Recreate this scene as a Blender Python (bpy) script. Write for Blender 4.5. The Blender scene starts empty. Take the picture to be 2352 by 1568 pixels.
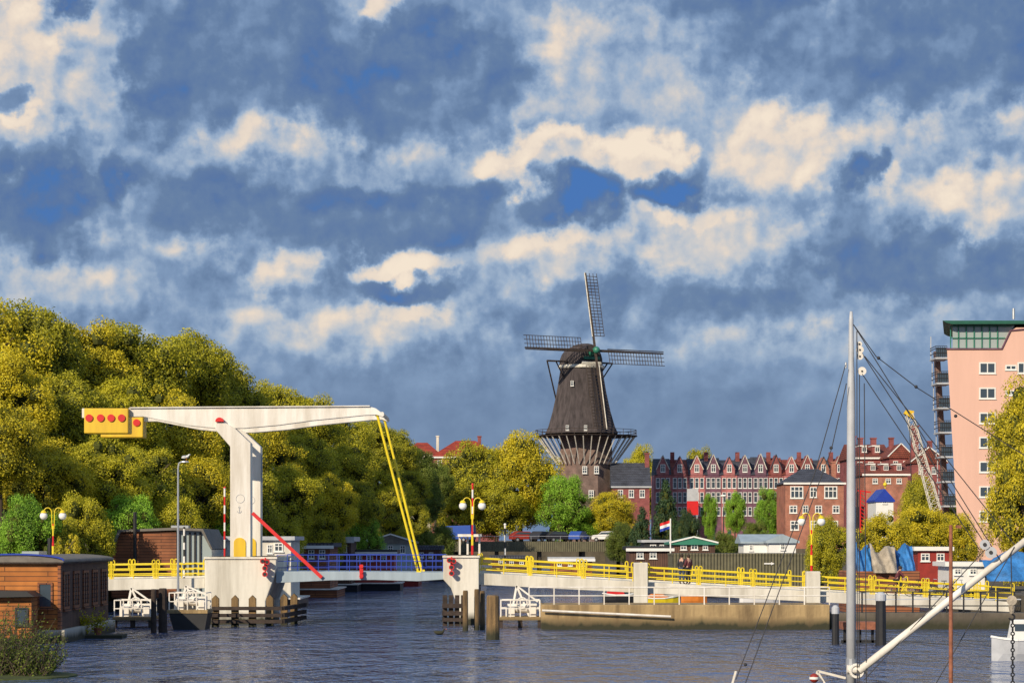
import bpy, bmesh, math, random
import numpy as np
from mathutils import Vector, Matrix
random.seed(7); PI=math.pi
F=2352*85/36; H=4.75
def X(px,Y): return (px-1176)/F*Y
def Z(py,Y): return H+(1240-py)/F*Y
def Q(px,py,Y): return (X(px,Y),Y,Z(py,Y))
sc=bpy.context.scene; COL=sc.collection
# ---------------------------------------------------------------- materials
def nt(name):
    m=bpy.data.materials.new(name); m.use_nodes=True; t=m.node_tree; t.nodes.clear()
    o=t.nodes.new('ShaderNodeOutputMaterial'); b=t.nodes.new('ShaderNodeBsdfPrincipled')
    t.links.new(b.outputs[0],o.inputs[0]); return m,t,b,o
def mul(c,k): return (min(1,c[0]*k),min(1,c[1]*k),min(1,c[2]*k),1)
def mat(name,c,r=.7,var=.18,scale=1.5,bump=0.0,metal=0,streak=False,grime=None,wl=False):
    m,t,b,o=nt(name); N=t.nodes.new; L=t.links.new
    tc=N('ShaderNodeTexCoord'); n=N('ShaderNodeTexNoise'); n.inputs['Scale'].default_value=scale; n.inputs['Detail'].default_value=6; n.inputs['Roughness'].default_value=.65
    mp=N('ShaderNodeMapping'); L(tc.outputs['Object'],mp.inputs[0]); L(mp.outputs[0],n.inputs['Vector'])
    if streak: mp.inputs['Scale'].default_value=(1.6,1.6,.18)
    cr=N('ShaderNodeValToRGB'); cr.color_ramp.elements[0].position=.3; cr.color_ramp.elements[1].position=.62
    cr.color_ramp.elements[0].color=mul(c,1-var*1.6) if grime is None else (*grime,1); cr.color_ramp.elements[1].color=mul(c,1+var*.4)
    L(n.outputs[0],cr.inputs[0]); out=cr.outputs[0]
    if wl:   # damp algae band just above the water level
        g=N('ShaderNodeNewGeometry'); s=N('ShaderNodeSeparateXYZ'); L(g.outputs['Position'],s.inputs[0])
        a=N('ShaderNodeMath'); a.operation='MULTIPLY_ADD'; L(n.outputs[0],a.inputs[0]); a.inputs[1].default_value=-.9; L(s.outputs[2],a.inputs[2])
        mr=N('ShaderNodeMapRange'); L(a.outputs[0],mr.inputs[0]); mr.inputs[1].default_value=-.25; mr.inputs[2].default_value=.2
        x=N('ShaderNodeMix'); x.data_type='RGBA'; L(mr.outputs[0],x.inputs[0]); x.inputs[6].default_value=(.035,.035,.018,1); L(out,x.inputs[7]); out=x.outputs[2]
    L(out,b.inputs['Base Color'])
    b.inputs['Roughness'].default_value=r; b.inputs['Metallic'].default_value=metal
    if bump:
        n2=N('ShaderNodeTexNoise'); n2.inputs['Scale'].default_value=scale*6; n2.inputs['Detail'].default_value=4
        L(tc.outputs['Object'],n2.inputs['Vector'])
        bp=N('ShaderNodeBump'); bp.inputs['Strength'].default_value=bump; bp.inputs['Distance'].default_value=.05
        L(n2.outputs[0],bp.inputs['Height']); L(bp.outputs[0],b.inputs['Normal'])
    return m
def bmat(name,c,c2,mort,bw,rh,ms=.02,r=.8,vertical=False,bump=.4):
    m,t,b,o=nt(name); N=t.nodes.new; L=t.links.new
    tc=N('ShaderNodeTexCoord'); sp=N('ShaderNodeSeparateXYZ'); L(tc.outputs['Object'],sp.inputs[0])
    ad=N('ShaderNodeMath'); ad.operation='ADD'; L(sp.outputs[0],ad.inputs[0]); L(sp.outputs[1],ad.inputs[1])
    cb=N('ShaderNodeCombineXYZ')
    if vertical: L(sp.outputs[2],cb.inputs[0]); L(ad.outputs[0],cb.inputs[1])
    else: L(ad.outputs[0],cb.inputs[0]); L(sp.outputs[2],cb.inputs[1])
    k=N('ShaderNodeTexBrick'); L(cb.outputs[0],k.inputs['Vector'])
    k.inputs['Color1'].default_value=(*c,1); k.inputs['Color2'].default_value=(*c2,1); k.inputs['Mortar'].default_value=(*mort,1)
    k.inputs['Scale'].default_value=1; k.inputs['Brick Width'].default_value=bw; k.inputs['Row Height'].default_value=rh; k.inputs['Mortar Size'].default_value=ms
    n=N('ShaderNodeTexNoise'); n.inputs['Scale'].default_value=.9; n.inputs['Detail'].default_value=7; L(tc.outputs['Object'],n.inputs['Vector'])
    mr=N('ShaderNodeMapRange'); mr.inputs['From Min'].default_value=.3; mr.inputs['From Max'].default_value=.7; mr.inputs['To Min'].default_value=.62; mr.inputs['To Max'].default_value=1.22; L(n.outputs[0],mr.inputs[0])
    mx=N('ShaderNodeVectorMath'); mx.operation='SCALE'; L(k.outputs['Color'],mx.inputs[0]); L(mr.outputs[0],mx.inputs['Scale'])
    L(mx.outputs[0],b.inputs['Base Color']); b.inputs['Roughness'].default_value=r
    bp=N('ShaderNodeBump'); bp.inputs['Strength'].default_value=bump; bp.inputs['Distance'].default_value=.03; bp.invert=True
    L(k.outputs['Fac'],bp.inputs['Height']); L(bp.outputs[0],b.inputs['Normal'])
    return m
def stripe(name,c1,c2,period):
    m,t,b,o=nt(name); N=t.nodes.new; L=t.links.new
    tc=N('ShaderNodeTexCoord'); sp=N('ShaderNodeSeparateXYZ'); L(tc.outputs['Object'],sp.inputs[0])
    a=N('ShaderNodeMath'); a.operation='DIVIDE'; a.inputs[1].default_value=period; L(sp.outputs[2],a.inputs[0])
    f=N('ShaderNodeMath'); f.operation='FRACT'; L(a.outputs[0],f.inputs[0])
    g=N('ShaderNodeMath'); g.operation='GREATER_THAN'; g.inputs[1].default_value=.5; L(f.outputs[0],g.inputs[0])
    x=N('ShaderNodeMix'); x.data_type='RGBA'; L(g.outputs[0],x.inputs[0]); x.inputs[6].default_value=(*c1,1); x.inputs[7].default_value=(*c2,1)
    L(x.outputs[2],b.inputs['Base Color']); b.inputs['Roughness'].default_value=.5; return m
def leafmat(name,dark,light,trans=.32):
    m,t,b,o=nt(name); N=t.nodes.new; L=t.links.new
    tc=N('ShaderNodeTexCoord'); n=N('ShaderNodeTexNoise'); n.inputs['Scale'].default_value=2.4; n.inputs['Detail'].default_value=2; L(tc.outputs['Object'],n.inputs['Vector'])
    g=N('ShaderNodeNewGeometry'); oi=N('ShaderNodeObjectInfo')
    a=N('ShaderNodeMath'); a.operation='MULTIPLY_ADD'; L(g.outputs['Random Per Island'],a.inputs[0]); a.inputs[1].default_value=.5; L(n.outputs[0],a.inputs[2])
    a2=N('ShaderNodeMath'); a2.operation='MULTIPLY_ADD'; L(oi.outputs['Random'],a2.inputs[0]); a2.inputs[1].default_value=.25; L(a.outputs[0],a2.inputs[2])
    cr=N('ShaderNodeValToRGB'); cr.color_ramp.elements[0].position=.42; cr.color_ramp.elements[1].position=1.05
    cr.color_ramp.elements[0].color=(*dark,1); cr.color_ramp.elements[1].color=(*light,1)
    L(a2.outputs[0],cr.inputs[0]); L(cr.outputs[0],b.inputs['Base Color']); b.inputs['Roughness'].default_value=.65
    tr=N('ShaderNodeBsdfTranslucent'); L(cr.outputs[0],tr.inputs[0]); mx=N('ShaderNodeMixShader'); mx.inputs[0].default_value=trans
    L(b.outputs[0],mx.inputs[1]); L(tr.outputs[0],mx.inputs[2]); L(mx.outputs[0],o.inputs[0]); return m
def glass(name,c=(.05,.07,.09),r=.12):
    m,t,b,o=nt(name); b.inputs['Base Color'].default_value=(*c,1); b.inputs['Roughness'].default_value=r; b.inputs['Specular IOR Level'].default_value=.8; return m
M=dict(
 conc=mat('painted_concrete',(.69,.66,.58),.8,.12,.7,.25,streak=True,grime=(.44,.41,.34),wl=True),
 white=mat('white_paint',(.79,.76,.7),.5,.1,.8,.1,streak=True,grime=(.55,.5,.42)),
 grey=mat('grey_paint',(.45,.47,.5),.5,.12), roofg=mat('weathered_grey_roof',(.17,.155,.135),.8,.25,1.5,.2), pale=mat('pale_blue_steel',(.34,.42,.48),.5,.15,.8,streak=True),
 yellow=mat('yellow_paint',(.78,.6,.015),.45,.12,1.2), yel2=mat('counterweight_yellow',(.75,.5,.02),.5,.12,.8,streak=True,grime=(.6,.36,.02)),
 red=mat('red_paint',(.62,.012,.012),.45,.1), blue=mat('blue_paint',(.012,.045,.36),.45,.12), black=mat('black_steel',(.02,.02,.022),.5,.2),
 pile=mat('weathered_timber',(.22,.14,.06),.9,.4,2.5,.6,streak=True,grime=(.06,.04,.022),wl=True), dpile=mat('tarred_timber',(.05,.035,.028),.9,.4,2.5,.5),
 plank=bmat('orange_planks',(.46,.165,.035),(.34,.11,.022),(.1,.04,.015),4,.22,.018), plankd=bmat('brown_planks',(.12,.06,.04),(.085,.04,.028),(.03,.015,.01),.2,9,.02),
 plankm=bmat('brown_red_planks',(.3,.11,.045),(.22,.075,.03),(.06,.025,.015),4,.2,.02),
 quay=mat('stained_quay_concrete',(.38,.27,.13),.9,.25,.8,.6,streak=True,grime=(.12,.08,.04),wl=True), quayd=mat('dark_and_shaded_concrete',(.12,.1,.075),.9,.3,.8,.5,streak=True,wl=True),
 thatch=mat('tarred_thatch',(.065,.053,.055),.9,.4,1.2,.6,streak=True), brickd=bmat('dark_brick',(.2,.12,.1),(.16,.1,.08),(.2,.17,.15),.3,.1,.012),
 brickr=bmat('red_brick',(.46,.125,.065),(.37,.1,.05),(.36,.27,.22),.3,.1,.014), brickp=bmat('pink_brick',(.52,.15,.16),(.45,.12,.13),(.35,.2,.18),.3,.1,.012),
 brickv=bmat('purple_brick',(.2,.07,.13),(.16,.055,.11),(.16,.12,.12),.3,.1,.012), brickm=bmat('maroon_brick',(.33,.075,.08),(.26,.06,.065),(.2,.1,.08),.3,.1,.012),
 rooft=bmat('red_tiles',(.5,.06,.025),(.4,.045,.02),(.16,.025,.01),.3,.3,.04), roofd=bmat('slate_tiles',(.085,.095,.125),(.06,.07,.095),(.02,.02,.03),.3,.3,.04), roofb=bmat('brown_tiles',(.3,.07,.045),(.22,.05,.035),(.08,.025,.015),.3,.3,.04),
 pink=mat('salmon_render',(.72,.45,.36),.85,.06,.3,.05,streak=True), pinkd=mat('brown_side_cladding',(.2,.13,.11),.8,.1), greenr=mat('green_roof',(.01,.1,.065),.6,.1), frame=mat('white_frame',(.78,.78,.75),.5,.05), strut=mat('weathered_white_timber',(.66,.62,.54),.7,.25,2,.2), greenf=mat('green_frame',(.03,.2,.13),.5,.1),
 pane=glass('window_pane'), panel=glass('light_pane',(.34,.4,.4),.2), bark=mat('bark',(.1,.075,.05),.9,.3,3,.5),
 rust=mat('rusty_steel',(.3,.11,.06),.8,.35,3,.3), olive=mat('olive_cladding',(.13,.12,.07),.7,.2), tarpb=mat('blue_tarpaulin',(.035,.19,.5),.55,.4,1.6,.8), tarpg=mat('grey_tarpaulin',(.38,.33,.26),.7,.35,1.6,.8),
 asphalt=mat('asphalt',(.055,.055,.055),.9,.2), grass=mat('bank_grass',(.06,.08,.02),.95,.4,1,.5), earth=mat('bank_earth',(.1,.085,.06),.95,.3,.5,.4), rope=mat('rope',(.03,.03,.035),.7,.1),
 globe=mat('white_globe',(.85,.85,.82),.25,.03), skin=mat('skin',(.5,.3,.22),.6,.05), cloth1=mat('dark_cloth',(.03,.03,.04),.9,.2), cloth2=mat('maroon_cloth',(.12,.03,.04),.9,.2), denim=mat('denim',(.05,.07,.13),.9,.2), hair=mat('hair',(.04,.025,.015),.8,.2),
 dred=mat('dark_red_paint',(.3,.03,.02),.5,.2), dgreen=mat('dark_green_paint',(.02,.08,.05),.5,.2), metal=mat('galvanised_steel',(.5,.52,.54),.35,.1,metal=.6), rubber=mat('rubber',(.02,.02,.02),.8,.1),
 carb=mat('blue_car_paint',(.03,.08,.35),.3,.05), carw=mat('white_car_paint',(.7,.7,.7),.3,.05), card=mat('dark_car_paint',(.03,.03,.04),.3,.05), orange=mat('orange_paint',(.7,.22,.03),.5,.15),
 rw=stripe('red_white_bands',(.62,.012,.012),(.75,.73,.7),1.0), bw=stripe('black_white_bands',(.02,.02,.02),(.75,.73,.7),.8), ry=stripe('red_yellow_bands',(.62,.012,.012),(.78,.6,.015),1.2),
 lf_gold=leafmat('golden_leaves',(.17,.18,.012),(.75,.62,.022)), lf_mid=leafmat('olive_leaves',(.1,.13,.012),(.58,.53,.022)), lf_dark=leafmat('dark_leaves',(.03,.06,.01),(.2,.26,.03)),
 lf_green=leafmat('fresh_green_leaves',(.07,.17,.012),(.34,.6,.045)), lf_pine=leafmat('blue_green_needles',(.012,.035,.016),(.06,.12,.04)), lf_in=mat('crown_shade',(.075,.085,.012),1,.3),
)
def corrugate(m,sc_):
    t=m.node_tree; b=[n for n in t.nodes if n.type=='BSDF_PRINCIPLED'][0]; tc=t.nodes.new('ShaderNodeTexCoord'); w=t.nodes.new('ShaderNodeTexWave'); w.inputs['Scale'].default_value=sc_
    bp=t.nodes.new('ShaderNodeBump'); bp.inputs['Distance'].default_value=.08; t.links.new(tc.outputs['Object'],w.inputs['Vector']); t.links.new(w.outputs['Fac'],bp.inputs['Height']); t.links.new(bp.outputs[0],b.inputs['Normal'])
corrugate(M['olive'],1.2)
# ---------------------------------------------------------------- mesh builder
class MB:
    def __init__(s): s.v=[]; s.f=[]
    def add(s,vs,fs):
        n=len(s.v); s.v+=[tuple(a) for a in vs]; s.f+=[tuple(i+n for i in f) for f in fs]; return s
    def box(s,x0,x1,y0,y1,z0,z1):
        return s.add([(x0,y0,z0),(x1,y0,z0),(x1,y1,z0),(x0,y1,z0),(x0,y0,z1),(x1,y0,z1),(x1,y1,z1),(x0,y1,z1)],[(0,3,2,1),(4,5,6,7),(0,1,5,4),(1,2,6,5),(2,3,7,6),(3,0,4,7)])
    def prism(s,p,y0,y1,dx=0):
        n=len(p); return s.add([(a,y0,b) for a,b in p]+[(a+dx,y1,b) for a,b in p],[tuple(range(n)),tuple(range(2*n-1,n-1,-1))]+[(i,i+n,(i+1)%n+n,(i+1)%n) for i in range(n)])
    def pprism(s,p,Y0,Y1,dx=0):   # outline given at Y0, real extrusion straight back (dx: skewed plan)
        return s.prism([(X(a,Y0),Z(b,Y0)) for a,b in p],Y0,Y1,dx)
    def prismx(s,p,x0,x1):
        n=len(p); return s.add([(x0,a,b) for a,b in p]+[(x1,a,b) for a,b in p],[tuple(range(n)),tuple(range(2*n-1,n-1,-1))]+[(i,i+n,(i+1)%n+n,(i+1)%n) for i in range(n)])
    def prismz(s,p,z0,z1):
        n=len(p); return s.add([(a,b,z0) for a,b in p]+[(a,b,z1) for a,b in p],[tuple(range(n)),tuple(range(2*n-1,n-1,-1))]+[(i,i+n,(i+1)%n+n,(i+1)%n) for i in range(n)])
    def tube(s,p,q,r,r2=None,n=8,ph=0):
        p=Vector(p);q=Vector(q);d=q-p
        if d.length<1e-6: return s
        r2=r if r2 is None else r2; z=d.normalized(); a=z.cross(Vector((0,1,0)) if abs(z.y)<.9 else Vector((1,0,0))).normalized(); b=z.cross(a)
        vs=[p+(a*math.cos(2*PI*i/n+ph)+b*math.sin(2*PI*i/n+ph))*r for i in range(n)]+[q+(a*math.cos(2*PI*i/n+ph)+b*math.sin(2*PI*i/n+ph))*r2 for i in range(n)]
        return s.add(vs,[tuple(range(n)),tuple(range(2*n-1,n-1,-1))]+[(i,i+n,(i+1)%n+n,(i+1)%n) for i in range(n)])
    def bar(s,p,q,w): return s.tube(p,q,w*.7071,n=4,ph=PI/4)
    def path(s,ps,r,n=6):
        for a,b in zip(ps,ps[1:]): s.tube(a,b,r,n=n)
        return s
    def lathe(s,prof,c=(0,0,0),n=16,ph=0,sx=1,sy=1):
        k=len(prof); vs=[]
        for r,z in prof:
            for i in range(n): a=2*PI*i/n+ph; vs.append((c[0]+r*math.cos(a)*sx,c[1]+r*math.sin(a)*sy,c[2]+z))
        fs=[(j*n+i,j*n+(i+1)%n,(j+1)*n+(i+1)%n,(j+1)*n+i) for j in range(k-1) for i in range(n)]+[tuple(range(n))[::-1],tuple(range((k-1)*n,k*n))]
        return s.add(vs,fs)
    def ball(s,c,r,n=12,sc_=(1,1,1),m=8):
        prof=[(max(1e-3,math.sin(PI*i/m))*r,-math.cos(PI*i/m)*r*sc_[2]) for i in range(m+1)]
        return s.lathe(prof,c,n,0,sc_[0],sc_[1])
    def ring(s,c,R,r,axis='y',n=20,a0=0,a1=2*PI):
        pts=[]
        for i in range(n+1):
            a=a0+(a1-a0)*i/n
            pts.append((c[0]+R*math.cos(a),c[1],c[2]+R*math.sin(a)) if axis=='y' else (c[0]+R*math.cos(a),c[1]+R*math.sin(a),c[2]) if axis=='z' else (c[0],c[1]+R*math.cos(a),c[2]+R*math.sin(a)))
        return s.path(pts,r,6)
ORI={}
def mk(mb,name,m,off=(0,0,0),smooth=False):
    me=bpy.data.meshes.new(name); me.from_pydata([(a-off[0],b-off[1],c-off[2]) for a,b,c in mb.v],[],mb.f)
    bm=bmesh.new(); bm.from_mesh(me); bmesh.ops.recalc_face_normals(bm,faces=bm.faces); bm.to_mesh(me); bm.free()
    me.materials.append(M[m] if isinstance(m,str) else m)
    if smooth: me.polygons.foreach_set('use_smooth',[True]*len(me.polygons))
    return me
def T(name,label,cat,loc,group=None):
    o=bpy.data.objects.new(name,None); COL.objects.link(o); o.location=loc; o.empty_display_size=.2; ORI[o.name]=tuple(loc)
    o['label']=label; o['category']=cat
    if group: o['group']=group
    return o
def P(mb,name,m,par,label=None,smooth=False,bev=0):
    o=bpy.data.objects.new(name,mk(mb,name,m,ORI[par.name],smooth)); COL.objects.link(o); o.parent=par; ORI[o.name]=ORI[par.name]
    if label: o['label']=label
    if bev: b=o.modifiers.new('Bevel','BEVEL'); b.width=bev; b.segments=2; b.limit_method='ANGLE'
    return o
def S(mb,name,m,label,cat,group=None,kind=None,smooth=False,bev=0):
    a=np.array(mb.v); off=((a[:,0].min()+a[:,0].max())/2,(a[:,1].min()+a[:,1].max())/2,a[:,2].min())
    if kind=='structure': off=(0,0,0)
    o=bpy.data.objects.new(name,mk(mb,name,m,off,smooth)); COL.objects.link(o); o.location=off
    if label: o['label']=label
    if cat: o['category']=cat
    if group: o['group']=group
    if kind: o['kind']=kind
    if bev: b=o.modifiers.new('Bevel','BEVEL'); b.width=bev; b.segments=2; b.limit_method='ANGLE'
    return o
def dup(r,loc,rz=0,label=None,s=None):
    c=r.copy(); COL.objects.link(c); c.location=loc; c.rotation_euler=(0,0,rz)
    if s: c.scale=(s,s,s)
    if label: c['label']=label
    for ch in list(r.children):
        d=ch.copy(); COL.objects.link(d); d.parent=c
        for g in list(ch.children): e=g.copy(); COL.objects.link(e); e.parent=d
    return c
WC={}
def window(root,loc,w,h,rot=0,fm='frame',pm='pane',nv=1,nh=1,name='window'):
    key=(round(w,2),round(h,2),fm,pm,nv,nh)
    if key not in WC:
        f=MB(); t=max(.06,min(.14,w*.12))
        f.box(-w/2,w/2,-.07,.03,0,t).box(-w/2,w/2,-.07,.03,h-t,h).box(-w/2,-w/2+t,-.07,.03,t,h-t).box(w/2-t,w/2,-.07,.03,t,h-t)
        f.box(-w/2-.06,w/2+.06,-.13,.02,-.07,-.001)
        for i in range(nv): x=-w/2+w*(i+1)/(nv+1); f.box(x-t/2.5,x+t/2.5,-.062,.03,t,h-t)
        for i in range(nh): z=h*(i+1)/(nh+1)+h*.12; f.box(-w/2+t,w/2-t,-.055,.03,z-t/2.5,z+t/2.5)
        p=MB().box(-w/2+t*.5,w/2-t*.5,-.02,.02,t*.5,h-t*.5)
        WC[key]=(mk(f,'window',fm),mk(p,'pane',pm))
    a,b=WC[key]; o0=ORI[root.name]
    f=bpy.data.objects.new(name,a); COL.objects.link(f); f.parent=root; f.location=(loc[0]-o0[0],loc[1]-o0[1],loc[2]-o0[2]); f.rotation_euler=(0,0,rot)
    p=bpy.data.objects.new('pane',b); COL.objects.link(p); p.parent=f
def pwin(root,px,py,wp,hp,Y,**k):  # centre px, top py
    window(root,(X(px,Y),Y,Z(py+hp,Y)),wp/F*Y,hp/F*Y,**k)
# ---------------------------------------------------------------- camera, sun, sky
cam=bpy.data.cameras.new('camera'); co=bpy.data.objects.new('camera',cam); COL.objects.link(co); co.location=(0,0,H); co.rotation_euler=(PI/2,0,0)
cam.lens=85; cam.sensor_width=36; cam.shift_y=(1240-784)/2352; cam.clip_end=8000; cam.clip_start=.5; sc.camera=co
SD=Vector((-.5,-.8,.46)).normalized()
sl=bpy.data.lights.new('sun','SUN'); sl.energy=4.8; sl.angle=math.radians(.5); sl.color=(1,.85,.64); so=bpy.data.objects.new('sun',sl); COL.objects.link(so); so.location=(-60,-60,80)
so.rotation_euler=(-SD).to_track_quat('-Z','Y').to_euler()
w=bpy.data.worlds.new('World'); sc.world=w; w.use_nodes=True; t=w.node_tree; t.nodes.clear(); N=t.nodes.new; L=t.links.new
def math_(tr,op,a,b=None,c=None):
    n=tr.nodes.new('ShaderNodeMath'); n.operation=op
    for i,v in enumerate((a,b,c)):
        if v is None: continue
        if isinstance(v,(int,float)): n.inputs[i].default_value=v
        else: tr.links.new(v,n.inputs[i])
    return n.outputs[0]
g=bpy.data.node_groups.new('cloud_density','ShaderNodeTree')
g.interface.new_socket('P',in_out='INPUT',socket_type='NodeSocketVector'); g.interface.new_socket('D',in_out='OUTPUT',socket_type='NodeSocketFloat')
gi=g.nodes.new('NodeGroupInput'); go=g.nodes.new('NodeGroupOutput')
def noise(scale,det,vec,rough=.6):
    n=g.nodes.new('ShaderNodeTexNoise'); n.noise_dimensions='2D'; n.inputs['Scale'].default_value=scale; n.inputs['Detail'].default_value=det; n.inputs['Roughness'].default_value=rough; g.links.new(vec,n.inputs['Vector']); return n
nz=noise(.8,5,gi.outputs[0],.56)
vs=g.nodes.new('ShaderNodeVectorMath'); vs.operation='SUBTRACT'; g.links.new(nz.outputs['Color'],vs.inputs[0]); vs.inputs[1].default_value=(.5,.5,.5)
vm=g.nodes.new('ShaderNodeVectorMath'); vm.operation='MULTIPLY_ADD'; g.links.new(vs.outputs[0],vm.inputs[0]); vm.inputs[1].default_value=(1.8,1.5,0); g.links.new(gi.outputs[0],vm.inputs[2])
BL=[(.5,2.1,1.3,2.2,.34,.6),(2.4,1.7,.8,2.3,.18,.5),(1.7,.5,.4,.4,-.25,.3),(.2,2.6,.5,.25,-.25,.3),
(5.6,1.6,3.4,2.0,-.15,.6),(9.4,2.1,2.7,1.5,-.18,.8),(8.3,1.3,1.5,.6,.12,.2),(6.2,3.3,1.4,.6,.14,.3),(4,2.6,1.4,1.0,-.08,.4),
(4.2,4.7,1.9,.95,-.21,.6),(9.0,5.1,3.7,.85,-.21,.6),(7.5,4.3,3.5,.7,-.06,.3),
(9,.1,.6,.45,.22,.5),(14,1.6,2.4,1.6,.15,.4),(16,3.0,2.6,1.0,.1,.4),(20.4,1.1,4.4,1.7,-.18,.8),(16.5,.1,4,.6,-.1,.4),
(11.7,4.0,.9,.6,.28,.5),(13.0,3.4,1.4,.55,.34,.5),(15.0,3.8,1.0,.75,.34,.5),(13.4,4.6,.95,.9,-.42,.3),(15.4,4.6,.95,.5,-.42,.4),
(17.9,3.8,1.7,1.2,.32,.45),(20.4,3.3,1.5,.7,.14,.4),(20,4.2,.65,.45,-.34,.4),(22.6,4.7,1.6,1.0,.28,.4),(23.2,3.1,.7,.8,.22,.4),
(21.2,6.2,2.8,.8,-.19,.6),(16.3,5.7,2.3,.95,.3,.4),(13.0,5.85,1.2,.7,.2,.5),(1.0,4.9,1.5,1.2,-.23,.6),(2.8,4.2,.5,.7,-.22,.5),
(1.9,6.7,2.4,.8,.2,.3),(6.6,6.4,1.1,.65,.24,.4),(9.1,6.2,1.25,.42,.34,.5),(9.3,6.8,1.2,.36,-.26,.4),(8.6,7.6,2.9,.75,.22,.4),(4.6,6.0,1.2,.5,.08,.3),(14,7.4,5,.8,-.06,.3),(18.5,7,4,.6,-.06,.3),(12.5,8.2,3,.5,.07,.3),(19,8,3,.5,.06,.3)]
acc=None
for cx,cy,rx,ry_,am,s0 in BL:
    a=g.nodes.new('ShaderNodeVectorMath'); a.operation='SUBTRACT'; g.links.new(vm.outputs[0],a.inputs[0]); a.inputs[1].default_value=(cx,cy,0)
    b=g.nodes.new('ShaderNodeVectorMath'); b.operation='MULTIPLY'; g.links.new(a.outputs[0],b.inputs[0]); b.inputs[1].default_value=(1/rx,1/ry_,0)
    c=g.nodes.new('ShaderNodeVectorMath'); c.operation='LENGTH'; g.links.new(b.outputs[0],c.inputs[0])
    mr=g.nodes.new('ShaderNodeMapRange'); mr.interpolation_type='SMOOTHSTEP'; g.links.new(c.outputs['Value'],mr.inputs[0]); mr.inputs[1].default_value=s0*.85; mr.inputs[2].default_value=1.22; mr.inputs[3].default_value=am; mr.inputs[4].default_value=0
    acc=mr.outputs[0] if acc is None else math_(g,'ADD',acc,mr.outputs[0])
n2=noise(.4,4,vm.outputs[0],.48); n3=noise(1.3,5,gi.outputs[0],.52)
d=math_(g,'MULTIPLY_ADD',n2.outputs[0],.48,.235); d=math_(g,'MULTIPLY_ADD',n3.outputs[0],.28,math_(g,'SUBTRACT',d,.13)); d=math_(g,'ADD',d,acc); g.links.new(d,go.inputs[0])
tc=N('ShaderNodeTexCoord'); sp=N('ShaderNodeSeparateXYZ'); L(tc.outputs['Generated'],sp.inputs[0])
az=math_(t,'ARCTAN2',sp.outputs[0],sp.outputs[1]); hl=math_(t,'SQRT',math_(t,'ADD',math_(t,'MULTIPLY',sp.outputs[0],sp.outputs[0]),math_(t,'ADD',math_(t,'MULTIPLY',sp.outputs[1],sp.outputs[1]),1e-4)))
el=math_(t,'ARCTAN2',math_(t,'ABSOLUTE',sp.outputs[2]),hl)
U=math_(t,'MULTIPLY_ADD',az,F/100,11.76); V=math_(t,'MULTIPLY_ADD',el,-F/100,12.4)
cb=N('ShaderNodeCombineXYZ'); L(U,cb.inputs[0]); L(V,cb.inputs[1])
of=N('ShaderNodeVectorMath'); of.operation='ADD'; L(cb.outputs[0],of.inputs[0]); of.inputs[1].default_value=(-.2,-.3,0)
g1=N('ShaderNodeGroup'); g1.node_tree=g; L(cb.outputs[0],g1.inputs[0]); g2=N('ShaderNodeGroup'); g2.node_tree=g; L(of.outputs[0],g2.inputs[0])
rel=math_(t,'SUBTRACT',g1.outputs[0],g2.outputs[0]); rel=math_(t,'MAXIMUM',math_(t,'MINIMUM',rel,.22),-.16); D=math_(t,'MULTIPLY_ADD',rel,.75,g1.outputs[0])
hz=N('ShaderNodeMapRange'); hz.interpolation_type='SMOOTHSTEP'; L(V,hz.inputs[0]); hz.inputs[1].default_value=7.2; hz.inputs[2].default_value=9.8; hz.inputs[3].default_value=0; hz.inputs[4].default_value=.75
D=math_(t,'ADD',math_(t,'MULTIPLY',D,math_(t,'SUBTRACT',1,hz.outputs[0])),math_(t,'MULTIPLY',hz.outputs[0],.33))
cr=N('ShaderNodeValToRGB'); L(D,cr.inputs[0]); e=cr.color_ramp.elements
def lin(r,g_,b): return tuple(((c/255+.055)/1.055)**2.4 for c in (r,g_,b))+(1,)
e[0].position=0; e[0].color=lin(62,112,182); e[1].position=1; e[1].color=lin(250,232,210)
for p,c in ((.07,lin(70,112,172)),(.16,lin(84,113,161)),(.32,lin(99,125,163)),(.46,lin(124,150,186)),(.58,lin(158,178,204)),(.71,lin(198,200,205)),(.85,lin(236,219,202))): x=e.new(p); x.color=c
bg=N('ShaderNodeBackground'); L(cr.outputs[0],bg.inputs[0]); bg.inputs[1].default_value=1
sky=N('ShaderNodeTexSky'); sky.sky_type='NISHITA'; sky.sun_disc=False; sky.sun_elevation=math.asin(SD.z); sky.sun_rotation=math.atan2(SD.x,SD.y)
b2=N('ShaderNodeBackground'); L(sky.outputs[0],b2.inputs[0]); b2.inputs[1].default_value=.08
ms=N('ShaderNodeMixShader'); ms.inputs[0].default_value=.92; L(b2.outputs[0],ms.inputs[1]); L(bg.outputs[0],ms.inputs[2]); wo=N('ShaderNodeOutputWorld'); L(ms.outputs[0],wo.inputs[0])
w.cycles.sampling_method='MANUAL'; w.cycles.sample_map_resolution=256
sc.view_settings.view_transform='Standard'; sc.view_settings.look='None'
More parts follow.
